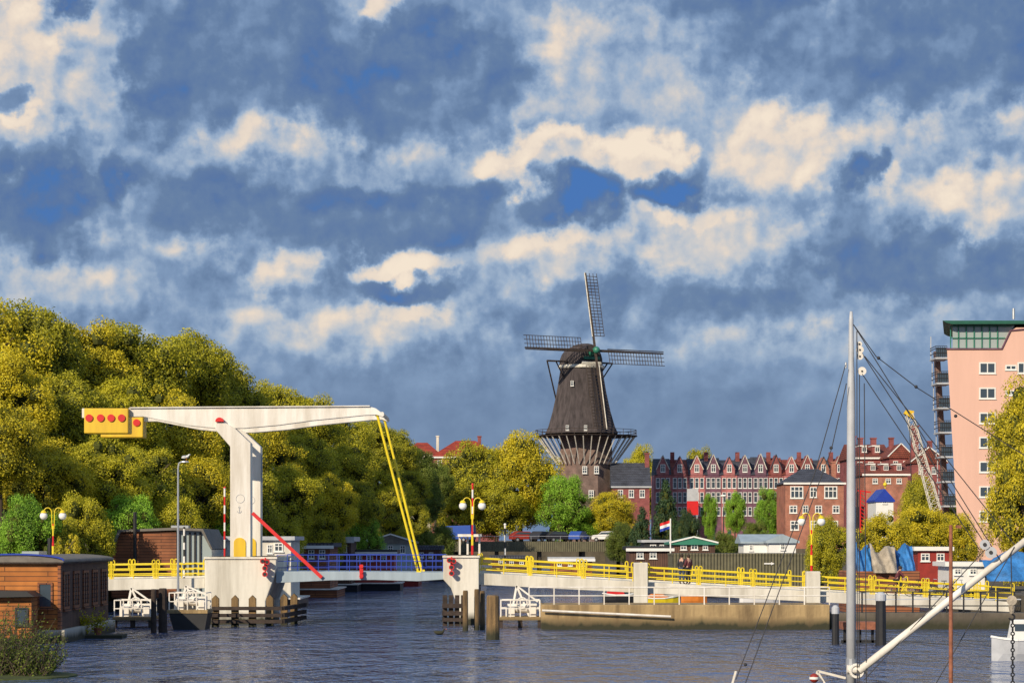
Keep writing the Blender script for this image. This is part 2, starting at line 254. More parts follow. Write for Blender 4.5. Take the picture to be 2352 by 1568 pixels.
# ---------------------------------------------------------------- setting
m,tt,b,o=nt('canal_water'); b.inputs['Base Color'].default_value=(.07,.11,.24,1); b.inputs['Roughness'].default_value=.05; b.inputs['IOR'].default_value=1.33
tc=tt.nodes.new('ShaderNodeTexCoord'); prev=None
for sx,sy,dist in ((.2,.1,1.1),(.9,.36,.55),(2.6,1.0,.26)):
    mp=tt.nodes.new('ShaderNodeMapping'); mp.inputs['Scale'].default_value=(sx,sy,1); tt.links.new(tc.outputs['Object'],mp.inputs[0])
    n=tt.nodes.new('ShaderNodeTexNoise'); n.inputs['Scale'].default_value=1; n.inputs['Detail'].default_value=3; n.inputs['Roughness'].default_value=.6; n.inputs['Distortion'].default_value=.4; tt.links.new(mp.outputs[0],n.inputs['Vector'])
    bp=tt.nodes.new('ShaderNodeBump'); bp.inputs['Strength'].default_value=.95; bp.inputs['Distance'].default_value=dist; tt.links.new(n.outputs[0],bp.inputs['Height'])
    if prev: tt.links.new(prev,bp.inputs['Normal'])
    prev=bp.outputs[0]
tt.links.new(prev,b.inputs['Normal']); M['water']=m
S(MB().add([(-400,-60,0),(400,-60,0),(400,460,0),(-400,460,0)],[(0,1,2,3)]),'water','water',None,None,kind='structure')
S(MB().add([(-4000,-300,-1.5),(4000,-300,-1.5),(4000,6000,-1.5),(-4000,6000,-1.5)],[(0,1,2,3)]),'canal_bed','earth',None,None,kind='structure')
S(MB().prismz([(-400,60),(-30,60),(-28,110),(-27.5,150),(-24,200),(-19,260),(-13,329),(-13,345),(-400,345)],-1.4,1.5),'left_bank','grass',None,None,kind='structure')
S(MB().prismz([(29,131.6),(70,118),(400,110),(400,345),(19,345),(19,329),(22,270),(30,210)],-1.4,1.6),'right_bank','earth',None,None,kind='structure')
S(MB().prismz([(-3500,346),(-12,346),(-12,520),(20,520),(20,346),(3500,346),(3500,5500),(-3500,5500)],-1.4,4.35),'far_ground','earth',None,None,kind='structure')
S(MB().box(-120,160,346.5,372,4.354,4.36),'street','asphalt',None,None,kind='structure')
# ---------------------------------------------------------------- drawbridge
YN=138; YF=143.5
dr=T('drawbridge','white double beam drawbridge with yellow counterweights and blue railed span over the canal','drawbridge',(X(550,YN),YN,0))
pyl=[(531,1279),(531,1026),(497,987),(497,972),(518,970),(542,984),(578,1018),(578,1279)]
beam=[(190,938),(300,938),(600,937),(850,934),(864,938),(884,953),(880,958),(866,953),(840,954),(720,966),(640,977),(560,984),(500,984),(430,977),(330,957),(190,960)]
for k,Y in enumerate((YN,YF)):
    dy=Y-YN
    def SH(ps,y0,y1,mb=None): return (mb or MB()).prism([(X(a,YN),Z(b,YN)) for a,b in ps],y0+dy,y1+dy)
    p=P(SH(pyl,137.5,138.5),'pylon','white',dr,bev=.04)
    c=MB()
    c.prism([(X(507,YN)+.24*math.cos(a),Z(969,YN)+.24*math.sin(a)) for a in [PI*i/10 for i in range(11)]],137.35+dy,138.65+dy); P(c,'hinge_cap','red',p)
    P(MB().prism([(X(553,YN)-.34,Z(1279,YN)),(X(553,YN)+.34,Z(1279,YN))]+[(X(553,YN)+.34*math.cos(a),Z(1246,YN)+.3*math.sin(a)) for a in [PI*i/10 for i in range(11)]],137.44+dy,137.52+dy),'access_hatch','yel2',p)
    P(MB().ring((X(554,YN),137.49+dy,Z(1145,YN)),.24,.012),'round_emblem','grey',p)
    an=MB().tube((X(552,YN),137.49+dy,Z(1178,YN)),(X(552,YN),137.49+dy,Z(1166,YN)),.018).ring((X(552,YN),137.49+dy,Z(1173,YN)),.11,.018,a0=PI,a1=2*PI).ring((X(552,YN),137.49+dy,Z(1165,YN)),.045,.014)
    P(an,'anchor_emblem','grey',p)
    P(MB().prism([(X(578,YN)-.05,Z(1279,YN)),(X(578,YN)+.06,Z(1279,YN)),(X(578,YN)+.06,Z(1022,YN)),(X(578,YN)-.05,Z(1020,YN))],137.6+dy,137.75+dy),'edge_flange','pale',p)
    bo=P(SH(beam,137.72,138.28),'balance_beam','white',dr,bev=.03)
    P(MB().prism([(X(300,YN),Z(938,YN)),(X(850,YN),Z(934,YN)),(X(850,YN),Z(931.5,YN)),(X(300,YN),Z(935.5,YN))],137.6+dy,138.4+dy),'top_flange','white',bo)
    cw=P(SH([(198,938.6),(299,938.6),(299,996),(198,996)],137.3,138.7),'counterweight','yel2',dr,bev=.05)
    for q in (210,236,260,284):
        P(MB().tube((X(q,YN),137.22+dy,Z(961,YN)),(X(q,YN),137.3+dy,Z(961,YN)),.21,n=20),'red_disc','red',cw)
    xt=866+k*5
    rod=MB().tube((X(xt,YN),137.9+dy,Z(950,YN)),(X(962,YN),137.9+dy,Z(1318,YN)),.075,n=8); r_=P(rod,'hanger_rod','yellow',dr)
    P(MB().ball((X(xt+1,YN),137.9+dy,Z(952,YN)),.14),'pivot','yellow',r_); P(MB().box(X(957,YN),X(968,YN),137.6+dy,138+dy,Z(1328,YN),Z(1310,YN)),'foot_bracket','yellow',r_)
P(MB().tube((X(878,YN),137.8,Z(950,YN)),(X(878,YN),YF+.2,Z(950,YN)),.11),'cross_beam','white',dr); P(MB().tube((X(505,YN),137.8,Z(975,YN)),(X(505,YN),YF+.2,Z(975,YN)),.15),'cross_beam','white',dr)
P(MB().bar((X(583,YN),137.3,Z(1178,YN)),(X(742,YN),137.1,Z(1325,YN)),.19),'brace','red',dr)
P(MB().pprism([(634,1311),(1019,1314),(1019,1330),(960,1334),(860,1331),(760,1332),(680,1336),(634,1338)],137.2,137.6),'edge_girder','pale',dr,bev=.02)
P(MB().prism([(X(634,YN),Z(1311,137.2)-.02),(X(1019,YN),Z(1314,137.2)-.02),(X(1019,YN),Z(1322,YN)),(X(634,YN),Z(1322,YN))],137.6,144.2),'deck','pale',dr)
for y in (137.45,143.9):
    r=MB(); x0=X(636,137.4); x1=X(1017,137.4); zb=Z(1311,137.3); n=16
    for i in range(n+1): x=x0+(x1-x0)*i/n; r.bar((x,y,zb),(x,y,zb+.92),.035)
    for h in (.2,.56,.92): r.bar((x0,y,zb+h),(x1,y,zb+h),.038)
    P(r,'span_railing','blue',dr)
sg=MB()
for q,yy in ((830,1300),(830,1312),(830,1322)): sg.tube((X(q,137),136.9,Z(yy,137)),(X(q,137),137.2,Z(yy,137)),.12)
sg.box(X(826,137),X(834,137),136.95,137.19,Z(1328,137),Z(1296,137)); P(sg,'signal_lamp','red',dr)
# piers
for nm,lab,pl in (('bridge_pier','wide white concrete pier carrying the tall white pylons',[(470,1278),(635,1278),(634,1303),(626,1335),(610,1380),(608,1470),(476,1470),(470,1385)]),('bridge_pier','narrow white concrete pier at the free end of the blue railed span',[(1018,1275),(1100,1275),(1100,1470),(1050,1470),(1048,1385),(1036,1350),(1018,1330)])):
    r=T(nm,lab,'bridge pier',(X((pl[0][0]+pl[1][0])/2,137),137,0)); P(MB().pprism(pl,136.6,145),'pier_body','conc',r,bev=.05)
    P(MB().prism([(X(pl[0][0],136.6)-.04,Z(pl[0][1],136.6)),(X(pl[1][0],136.6)+.04,Z(pl[1][1],136.6)),(X(pl[1][0],136.6)+.04,Z(pl[1][1],136.6)-.12),(X(pl[0][0],136.6)-.04,Z(pl[0][1],136.6)-.12)],136.5,145.1),'coping','conc',r)
for cx,cy,lab in ((608,1300,'red signal light cluster on the wide pier beside the span'),(1037,1298,'red signal light cluster on the narrow pier')):
    r=T('signal_light',lab,'signal light',(X(cx,136.5),136.5,Z(cy+24,136.5)))
    P(MB().bar((X(cx,136),136.35,Z(cy+22,136)),(X(cx,136),136.35,Z(cy-20,136)),.08).box(X(cx-3,136),X(cx+3,136),136.35,136.6,Z(cy,136),Z(cy-5,136)),'bracket','red',r)
    for dx,dy_ in ((-5,-12),(5,-10),(0,4),(0,18)):
        P(MB().tube((X(cx+dx,136),136.05,Z(cy+dy_,136)),(X(cx+dx,136),136.4,Z(cy+dy_,136)),.15,.11,n=14),'lamp_housing','red',r); P(MB().tube((X(cx+dx,136),136.04,Z(cy+dy_,136)),(X(cx+dx,136),136.045,Z(cy+dy_,136)),.1,n=14),'lens','black',r)
# approach decks & railings
def ry(px): return 1280+(px-1100)*.0545
for nm,lab,p0,p1,fn in (('approach_deck','long sloping concrete approach deck descending to the right',1100,2330,ry),('approach_deck','short concrete approach deck left of the wide pier',130,470,lambda p:1292+(470-p)*.012)):
    r=T(nm,lab,'bridge deck',(X((p0+p1)/2,YN),YN,0)); a0,a1=fn(p0),fn(p1)
    P(MB().pprism([(p0,a0+35),(p1,a1+35),(p1,a1+58),(p0,a0+62)],137.1,137.5),'edge_beam','conc',r,bev=.02)
    P(MB().pprism([(p0,a0+36.5),(p1,a1+36.5),(p1,a1+50),(p0,a0+50)],137.5,144.5),'roadway','conc',r)
    P(MB().prism([(X(q,137.1),Z(yy,137.1)) for q,yy in ((p0,a0+34),(p1,a1+34),(p1,a1+58),(p0,a0+62))],144.5,144.9),'edge_beam','conc',r)
    for side,y in (('near',137.3),('far',144.7)):
        rr=T('bridge_railing',('%s yellow pipe railing along the '%side)+('sloping right approach' if p0==1100 else 'short left approach'),'railing',(X((p0+p1)/2,137.1),y,Z(a0+35,137.1)))
        spans=[(1101,1213),(1222,1336),(1345,1454),(1489,1601),(1610,1726),(1735,1849),(1884,2000),(2010,2122),(2132,2240),(2250,2328)] if p0==1100 else [(135,250),(259,352),(362,470)]
        for s0,s1 in spans:
            mb=MB(); zz=lambda p,h:Z(fn(p)+35,137.1)+h
            xs=[X(s0,137.1),X(s1,137.1)]
            for h in (.2,.5,.8): mb.tube((xs[0],y,zz(s0,h)),(xs[1],y,zz(s1,h)),.034,n=8)
            for f_ in (0,.5,1): q=s0+(s1-s0)*f_; mb.tube((X(q,137.1),y,zz(q,-.02)),(X(q,137.1),y,zz(q,.8)),.028)
            for q,sg_ in ((s0,-1),(s1,1)):
                xx=X(q,137.1); mb.tube((xx+sg_*.08,y,zz(q,-.02)),(xx+sg_*.08,y,zz(q,.98)),.034); mb.ring((xx,y,zz(q,.98)),.08,.034,n=8,a0=0,a1=PI); mb.tube((xx-sg_*.08,y,zz(q,.5)),(xx-sg_*.08,y,zz(q,.98)),.034)
            P(mb,'railing_panel','yellow',rr)
for q,yt in ((1471,1291),(1866,1311)):
    S(MB().box(X(q-16,136.9),X(q+16,136.9),136.4,137.05,-.8,Z(yt,136.9)),'concrete_pillar','conc','square concrete pillar through the railing, '+('nearer to the narrow pier' if q<1600 else 'beside the double globe lamp on the right'),'pillar',bev=.04)
# fenders and piles
def pile(px,yt,yb,wp,mat_,lab,Y=None,cap=None,grp=None):
    Y=Y or F*H/(yb-1240); r=wp/2/F*Y; mb=MB(); z=Z(yt,Y); rnd=random.uniform
    mb.lathe([(r,-1.2),(r*1.03,.1),(r*.98,z*.6),(r*.95,z-.08),(r*.8,z)],(X(px,Y),Y,0),10,rnd(0,1))
    if cap:
        t_=T('mooring_pile',lab,'pile',(X(px,Y),Y,0),grp); P(mb,'post',mat_,t_,smooth=False); P(MB().lathe([(r*1.06,-.25),(r*1.06,.02),(r*.5,.14)],(X(px,Y),Y,z),14),'cap',cap,t_); return t_
    return S(mb,'mooring_pile',mat_,lab,'pile',grp)
for px,yt,yb,wp,lab in ((1069,1355,1448,13,'slim yellowish timber mooring pile, left of the cluster right of the narrow pier'),(1095,1352,1447,12,'middle timber pile in the cluster of four by the narrow pier'),(1108,1356,1446,12,'timber pile directly right of the middle pile by the narrow pier'),(1132,1366,1468,30,'thick short timber pile nearest the camera by the narrow pier'),
    (353,1352,1453,13,'left one of two dark timber piles left of the wide pier'),(374,1350,1452,20,'right thicker one of two dark timber piles left of the wide pier')):
    pile(px,yt,yb,wp,'pile' if px>1000 else 'dpile',lab)
pile(1919,1396,1479,17,'black','short black mooring pile left of the rusty gangway',cap='grey'); pile(2023,1366,1481,24,'black','tall thick black mooring pile right of the rusty gangway',cap='grey')
fe=T('timber_fender','timber fender frame around the foot of the wide pier','fender',(X(575,133),133,0))
for q in (495,540,580,615,640,658):
    yo=0 if q<600 else (q-600)*.08
    P(MB().box(X(q-8,133),X(q+8,133),132.8+yo,133.2+yo,-1,Z(1374,133)).prism([(X(q-8,133),Z(1374,133)),(X(q+8,133),Z(1374,133)),(X(q,133),Z(1366,133))],132.8+yo,133.2+yo),'post','pile',fe)
for a,b_ in ((1392,1400),(1408,1416),(1422,1430)): P(MB().box(X(488,133),X(650,133),132.6,132.8,Z(b_,133),Z(a,133)),'wale','dpile',fe); P(MB().bar((X(650,133),132.7,Z((a+b_)/2,133)),(X(650,133)+.6,140,Z((a+b_)/2,133)),.22),'wale','dpile',fe)
fe=T('timber_fender','small dark timber fender in front of the narrow pier','fender',(X(1040,133),133,0))
for q in (1022,1036,1050,1064): P(MB().box(X(q-5,134),X(q+5,134),133.8,134.2,-1,Z(1366,134)),'post','dpile',fe)
for a,b_ in ((1385,1395),(1403,1412),(1418,1426)): P(MB().box(X(1016,134),X(1068,134),133.55,133.8,Z(b_,134),Z(a,134)),'wale','dpile',fe)
# white jetty gear
def gear(lab,px0,px1,yt,yb,Y,hull):
    r=T('service_jetty',lab,'jetty',(X((px0+px1)/2,Y),Y,0)); x0,x1=X(px0,Y),X(px1,Y); zb=Z(yb,Y); zt=Z(yt,Y)
    P(MB().box(x0-.1,x1+.1,Y,Y+2.4,zb-.18,zb),'platform','quay',r)
    if hull: P(MB().prism([(x0,zb-.2),(x1+.1,zb-.2),(x1-.1,-.3),(x0+.3,-.3)],Y+.05,Y+2.2),'hull','black',r)
    else:
        for x in (x0,(x0+x1)/2,x1): P(MB().box(x-.12,x+.12,Y+.1,Y+.35,-1,zb-.18),'support_post','dpile',r)
    f=MB()
    for i in range(5):
        x=x0+(x1-x0)*i/4
        f.bar((x,Y+.1,zb),(x,Y+.1,zb+.9),.06).bar((x,Y+2.2,zb),(x,Y+2.2,zb+.9),.06)
    for h in (.45,.9): f.bar((x0,Y+.1,zb+h),(x1,Y+.1,zb+h),.05).bar((x0,Y+2.2,zb+h),(x1,Y+2.2,zb+h),.05)
    f.bar((x0,Y+.1,zb+.9),(x0,Y+2.2,zb+.9),.05).bar((x1,Y+.1,zb+.9),(x1,Y+2.2,zb+.9),.05)
    P(f,'guard_rail','white',r)
    m_=MB(); xm=x0+(x1-x0)*.5
    m_.bar((xm-.5,Y+1,zb),(xm-.2,Y+1,zt),.11).bar((xm+.5,Y+1,zb),(xm-.2,Y+1,zt),.11).bar((xm-.2,Y+1,zt),(x1-.1,Y+1,zb+.8),.09).tube((xm-.7,Y+1,zb+.45),(xm+.7,Y+1,zb+.45),.25,n=14).box(xm-.8,xm-.3,Y+.7,Y+1.4,zb,zb+.5).box(xm+.5,xm+.9,Y+.7,Y+1.4,zb,zb+.7).ring((xm+.1,Y+.65,zb+.75),.28,.04)
    P(m_,'winch','white',r)
gear('white pipe work jetty on dark posts between houseboat and two dark piles',262,345,1350,1416,131,False)
gear('white winch gear on a dark floating pontoon left of the wide pier',388,472,1345,1400,128.5,True)
gear('white winch gear on a timber landing right of the thick pile',1150,1240,1345,1416,131,False)
# quay walls
S(MB().box(X(1243,128.7),X(1906,128.7),128.7,133,-1,Z(1388,128.7)),'quay_wall','quay','long sunlit stained concrete quay wall with white railing on top','quay wall',bev=.05)
S(MB().box(X(1907,129.4),34,129.5,131.5,-1,Z(1407,129.4)),'quay_wall','quayd','dark shaded concrete quay wall behind the black piles','quay wall',bev=.05)  # shade under the approach deck is put into this wall's darker concrete colour
S(MB().tube(Q(1245,1401,128.4),Q(1541,1415,128.4),.06),'fender_pipe','white','long white pipe slung along the sunlit quay wall','pipe')
r=T('jetty_railing','white two bar railing along the top of the sunlit quay wall','railing',(X(1560,129),129,Z(1388,129)))
zb=Z(1389,128.9); n=12
for i in range(n+1): x=X(1215+(1905-1215)*i/n,129); P(MB().bar((x,129,zb),(x,129,zb+.95),.06),'post','white',r)
P(MB().tube((X(1215,129),129,zb+.95),(X(1905,129),129,zb+.95),.04),'rail','white',r); P(MB().tube((X(1215,129),129,zb+.5),(X(1905,129),129,zb+.5),.03),'rail','white',r)
r=T('jetty_railing','black steel railing along the dark shaded quay wall','railing',(X(2150,130),130,Z(1407,130)))
zb=Z(1408,129.6)
for i in range(10): x=X(1980+350*i/9,130); P(MB().bar((x,130,zb),(x,130,zb+1.15),.08),'post','black',r)
for h in (1.15,.75,.4): P(MB().bar((X(1975,130),130,zb+h),(X(2345,130),130,zb+h),.06),'rail','black' if h!=.75 else 'grey',r)
r=T('gangway','rusty orange gangway between the two black mooring piles','gangway',(X(1970,112),112,0)); P(MB().box(X(1932,112),X(2012,112),111.5,113,Z(1444,112),Z(1427,112)),'deck','rust',r)
for q in (1940,1958,1975,2004): P(MB().bar(Q(q,1475,112),Q(q,1444,112),.12),'leg','black',r)
P(MB().bar(Q(1932,1472,112),Q(2012,1472,112),.12),'cross_bar','black',r)
# lamps
def lamp(px,yg,yb,Y,lab):
    r=T('globe_lamp',lab,'street lamp',(X(px,Y),Y,Z(yb,Y)),'double globe lamps on the bridge'); x=X(px,Y); zg=Z(yg,Y); zb_=Z(yb,Y)
    P(MB().tube((x,Y,zb_),(x,Y,zb_+1.4),.07,n=10).tube((x,Y,zb_+1.4),(x,Y,zg-.6),.05,n=10),'post','ry',r)
    for s in (-1,1):
        a=MB(); pts=[(x+s*.06,Y,zg-.9),(x+s*.08,Y,zg-.2)]+[(x+s*(.08+.24*(1-math.cos(q))),Y,zg+.05+.3*math.sin(q)) for q in [PI*i/8 for i in range(9)]]; a.path(pts,.03,8); P(a,'arm','yellow',r)
        gl=P(MB().ball((x+s*.56,Y,zg-.14),.23,16,m=12),'globe','globe',r,smooth=True); P(MB().lathe([(.19,0),(.12,.12),(.03,.16)],(x+s*.56,Y,zg+.05),12),'cap','yellow',gl)
lamp(122,1179,1300,143,'double globe lamp behind the orange timber houseboat'); lamp(1085,1156,1275,142,'double globe lamp on the narrow pier in front of the central tree'); lamp(1864,1192,1322,138.2,'double globe lamp at the right hand concrete pillar')
for px,yt,yb,Y,lab,mt in ((516,1120,1278,141,'red and white banded pole left of the tall white pylon','rw'),(1085.5,1112,1150,144,'red and white banded pole above the narrow pier lamp','rw'),(423,1212,1340,141,'black and white banded pole near the grey street light','bw'),(1160,1204,1320,145,'black and white banded pole behind the sloping railing','bw')):
    zb_=Z(yb,Y) if yb!=1150 else Z(1278,Y)
    S(MB().tube((X(px,Y),Y,zb_),(X(px,Y),Y,Z(yt,Y)),.055,n=10).ball((X(px,Y),Y,Z(yt,Y)),.08),'banded_pole',mt,lab,'pole')
r=T('street_light','slim grey street light with short arm beside the left approach','street light',(X(409,136),136,Z(1355,136)))
P(MB().tube(Q(409,1420,136),Q(409,1075,136),.08,.05,n=10),'post','metal',r); P(MB().path([Q(409,1075,136),Q(411,1063,136),Q(418,1060,136)],.045),'arm','metal',r); P(MB().lathe([(.01,-.05),(.12,-.03),(.1,.03),(.02,.06)],Q(424,1060,136),12,0,2.2,1),'lamp_head','metal',r)
r=T('shelter','small white flat roofed shelter on posts behind the narrow pier','shelter',(X(1078,147),147,1))
P(MB().box(X(1052,147),X(1106,147),146.2,148.5,Z(1232,147),Z(1226,147)),'roof','white',r)
for q in (1056,1074,1101): P(MB().bar(Q(q,1345,147),Q(q,1232,147),.12),'post','white',r)
# ---------------------------------------------------------------- buildings
def roof_mb(kind,x0,x1,y0,y1,z0,z1,ov=.3):
    mb=MB()
    if kind=='flat': mb.box(x0-ov,x1+ov,y0-ov,y1+ov,z0,z1)
    elif kind=='gable': mb.prism([(x0-ov,z0-.1),(x0-ov,z0+.1),((x0+x1)/2,z1),(x1+ov,z0+.1),(x1+ov,z0-.1)],y0-ov,y1+ov)
    elif kind=='ridge': mb.prismx([(y0-ov,z0-.05),(y0-ov,z0+.1),((y0+y1)/2,z1),(y1+ov,z0+.1),(y1+ov,z0-.05)],x0-ov,x1+ov)
    elif kind=='hip':
        q=min((y1-y0)/2,(x1-x0)*.35); ym=(y0+y1)/2
        mb.add([(x0-ov,y0-ov,z0),(x1+ov,y0-ov,z0),(x1+ov,y1+ov,z0),(x0-ov,y1+ov,z0),(x0+q,ym,z1),(x1-q,ym,z1)],[(0,1,5,4),(1,2,5),(2,3,4,5),(3,0,4),(3,2,1,0)])
    elif kind=='barrel':
        n=12; mb.prism([(x0-ov,z0-.05)]+[((x0+x1)/2+((x1-x0)/2+ov)*-math.cos(PI*i/n),z0+.02+(z1-z0)*math.sin(PI*i/n)) for i in range(n+1)]+[(x1+ov,z0-.05)],y0-ov,y1+ov)
    return mb
def house(name,lab,cat,px0,px1,yw,yr,Y,dep,wm,rm,kind,wins=(),gz=None,hull=None,chim=(),ov=.3,fm='frame',grp=None,trim=None):
    gz=gz if gz is not None else (4.36 if Y>346 else (0 if hull else 1.5)); x0,x1=X(px0,Y),X(px1,Y); zw=Z(yw,Y); zr=Z(yr,Y)
    r=T(name,lab,cat,((x0+x1)/2,Y,gz),grp); zb_=gz
    if hull:
        zb_=.75; P(MB().prismx([(Y-.5,.75),(Y+dep+.5,.75),(Y+dep+.2,-.4),(Y-.2,-.4)],x0-.6,x1+.6),'hull',hull,r)
        P(MB().box(x0-.7,x1+.7,Y-.6,Y+dep+.6,.66,.76),'gunwale','white',r)
    if kind=='gable': w_=MB().prism([(x0,zb_),(x1,zb_),(x1,zw),((x0+x1)/2,zr-.25),(x0,zw)],Y,Y+dep)
    else: w_=MB().box(x0,x1,Y,Y+dep,zb_,zw)
    P(w_,'wall',wm,r)
    rf=P(roof_mb(kind,x0,x1,Y,Y+dep,zw+.002,zr,ov),'roof',rm,r)
    for c in chim: P(MB().box(X(c[0]-c[2]/2,Y),X(c[0]+c[2]/2,Y),Y+dep*.4,Y+dep*.4+1,zw,Z(c[1],Y)).box(X(c[0]-c[2]/2,Y)-.08,X(c[0]+c[2]/2,Y)+.08,Y+dep*.4-.08,Y+dep*.4+1.08,Z(c[1],Y)+.002,Z(c[1],Y)+.2),'chimney',wm,rf)
    if trim:
        if kind=='gable':
            tb=MB(); xm=(x0+x1)/2
            for s,xe in ((-1,x0-ov),(1,x1+ov)): tb.bar((xe,Y-ov-.05,zw+.1),(xm,Y-ov-.05,zr),.14)
            P(tb,'barge_board',trim,rf)
        else: P(MB().box(x0-ov-.03,x1+ov+.03,Y-ov-.06,Y-ov-.002,zw-.12,zw+.14),'fascia',trim,rf)
    for wi in wins: pwin(r,wi[0],wi[1],wi[2],wi[3],Y-.001,nv=wi[4] if len(wi)>4 else 1,nh=wi[5] if len(wi)>5 else 1,fm=fm)
    return r
# row of gabled town houses
ed=[1503,1542,1581,1620,1657,1693,1729,1765,1800,1836,1873,1910,1947]
wms=['brickp','brickp','brickp','brickv','brickp','brickv','brickv','brickm','brickp','brickm','brickr','brickm']; rfs=['roofd','roofb','roofd','roofd','roofd','roofd','roofd','roofb','roofb','roofb','roofd','roofb']
ytop=[1046,1048,1046,1044,1049,1045,1042,1044,1048,1045,1049,1046]
rowlab=['far left pink','second pink','third pink','first dark purple','fourth pink','second dark purple','third dark purple','first maroon','salmon pink','second maroon','red brick','far right maroon']
for i in range(12):
    a,b_=ed[i],ed[i+1]; Y=430; wm=wms[i]; c=(a+b_)/2; x0,x1=X(a,Y)+.01,X(b_,Y)-.01; yt=ytop[i]
    r=T('row_house',rowlab[i]+' gabled house in the terrace behind the trees','house',((x0+x1)/2,Y,4.36),'terraced gabled houses')
    ze=Z(1090,Y); P(MB().box(x0,x1,Y,Y+10,4.36,ze),'wall',wm,r)
    rf=P(MB().prismx([(Y-.2,ze+.002),(Y+5,Z(yt+5,Y)),(Y+10.2,ze+.002)],x0,x1),'roof',rfs[i],r)
    xm=(x0+x1)/2; hw=(x1-x0)*.36
    P(MB().prism([(xm-hw,ze-.3),(xm+hw,ze-.3),(xm+hw,Z(1076,Y)),(xm,Z(yt,Y)),(xm-hw,Z(1076,Y))],Y-.12,Y+4),'gable_front',wm,r)
    for s in (-1,1): P(MB().bar((xm+s*hw*1.1,Y-.2,Z(1078,Y)),(xm,Y-.2,Z(yt-1,Y)),.13),'barge_board','strut' if i%3!=1 else 'roofd',rf)
    if i%2: P(MB().box(x0+.1,x0+.8,Y+4,Y+5,Z(1060,Y),Z(1036,Y)),'chimney','brickm',rf)
    pwin(r,c,1066,11,18,Y-.12,nh=1,nv=1)
    for yy,hh in ((1097,24),(1130,24),(1164,20)):
        for q in (-11.5,0,11.5): pwin(r,c+q,yy,9,hh,Y,nv=0,nh=1)
    P(MB().box(X(c-4,Y),X(c+4,Y),Y-.06,Y+.02,4.4,6.6),'door','dgreen',r)
house('brick_house','red brick house with dark hipped roof and white bay windows','house',1804,1938,1110,1074,330,11,'brickr','roofd','hip',[(1830,1116,30,28,2),(1868,1118,16,24,1),(1908,1116,30,28,2),(1822,1160,18,18),(1850,1160,13,18),(1880,1160,16,18),(1920,1160,16,18),(1825,1195,20,22),(1870,1195,16,22),(1915,1195,20,22)],trim='frame',ov=.25,chim=[(1925,1060,10)])
r=house('brick_house','dark slate roofed house with skylights left of the gabled terrace','house',1408,1492,1118,1060,400,12,'brickm','roofd','ridge',[(1425,1124,12,18),(1450,1124,12,18),(1475,1124,12,18)],chim=[(1490,1040,10)],trim='grey')
for q in (1422,1440): P(MB().add([Q(q-6,1105,401.2),Q(q+6,1105,401.2),(X(q+6,403),403.0,Z(1090,403)),(X(q-6,403),403.0,Z(1090,403))],[(0,1,2,3)]),'skylight','panel',r)
def dormers(r,qs,yy,Y,mt='frame'):
    for q in qs:
        d_=P(MB().box(X(q-8,Y),X(q+8,Y),Y+1.5,Y+5,Z(yy,Y),Z(yy-18,Y)),'dormer','brickm',r); P(MB().box(X(q-9,Y),X(q+9,Y),Y+1.3,Y+5.2,Z(yy-18,Y)+.002,Z(yy-20,Y)+.05),'dormer_roof',mt,d_); pwin(r,q,yy-16,11,12,Y+1.5,nh=0)
r=house('brick_house','red roofed brick house with chimneys, tallest behind the mast','house',1958,2043,1052,1016,360,14,'brickm','roofb','ridge',[(1975,1060,12,16),(2000,1060,12,16),(2028,1060,12,16),(1990,1092,12,14),(2015,1092,12,14)],chim=[(1972,1000,12),(1990,1004,10),(2020,1004,12)],trim='frame'); dormers(r,(1985,2015),1042,360)
r=house('brick_house','maroon gabled brick house left of the lattice crane','house',2043,2095,1050,1018,352,12,'brickm','roofb','gable',[(2057,1058,11,16),(2080,1058,11,16),(2069,1034,10,12)],chim=[(2060,1004,10)],trim='frame')
house('brick_house','brick gabled house with tall dark chimney right of the lattice crane','house',2095,2172,1062,1026,345,12,'brickm','roofb','gable',[(2115,1072,10,16),(2145,1072,10,16),(2130,1045,10,13)],chim=[(2115,976,16),(2150,1012,10)],trim='frame')
r=house('brick_house','low brown house between mast and crane with flat dormers','house',1985,2085,1090,1060,335,10,'brickr','roofb','ridge',[(2010,1098,12,12),(2040,1098,12,12),(2065,1098,12,12)],gz=1.6,trim='frame'); dormers(r,(2005,2035,2065),1084,335)
house('red_roof_house','red tiled hipped house seen left of the central tree','house',925,1008,1042,1013,420,12,'conc','rooft','hip',[(950,1050,8,14),(975,1050,8,14)],chim=[(1003,1000,6)])
house('red_roof_house','long red tiled house behind the central tree','house',990,1145,1050,1008,410,14,'brickm','rooft','hip',[(1010,1056,10,14),(1040,1056,10,14),(1070,1056,10,14)],chim=[(1100,1000,8)],trim='frame')
r=house('blue_roof_house','small white house with blue steep roof and yellow finial','house',2012,2052,1150,1122,262,6,'frame','blue','gable',[(2032,1142,10,14)],gz=1.6,ov=.15); P(MB().ball(Q(2033,1112,262),.22).tube(Q(2033,1122,262),Q(2033,1103,262),.05),'finial','yellow',r)
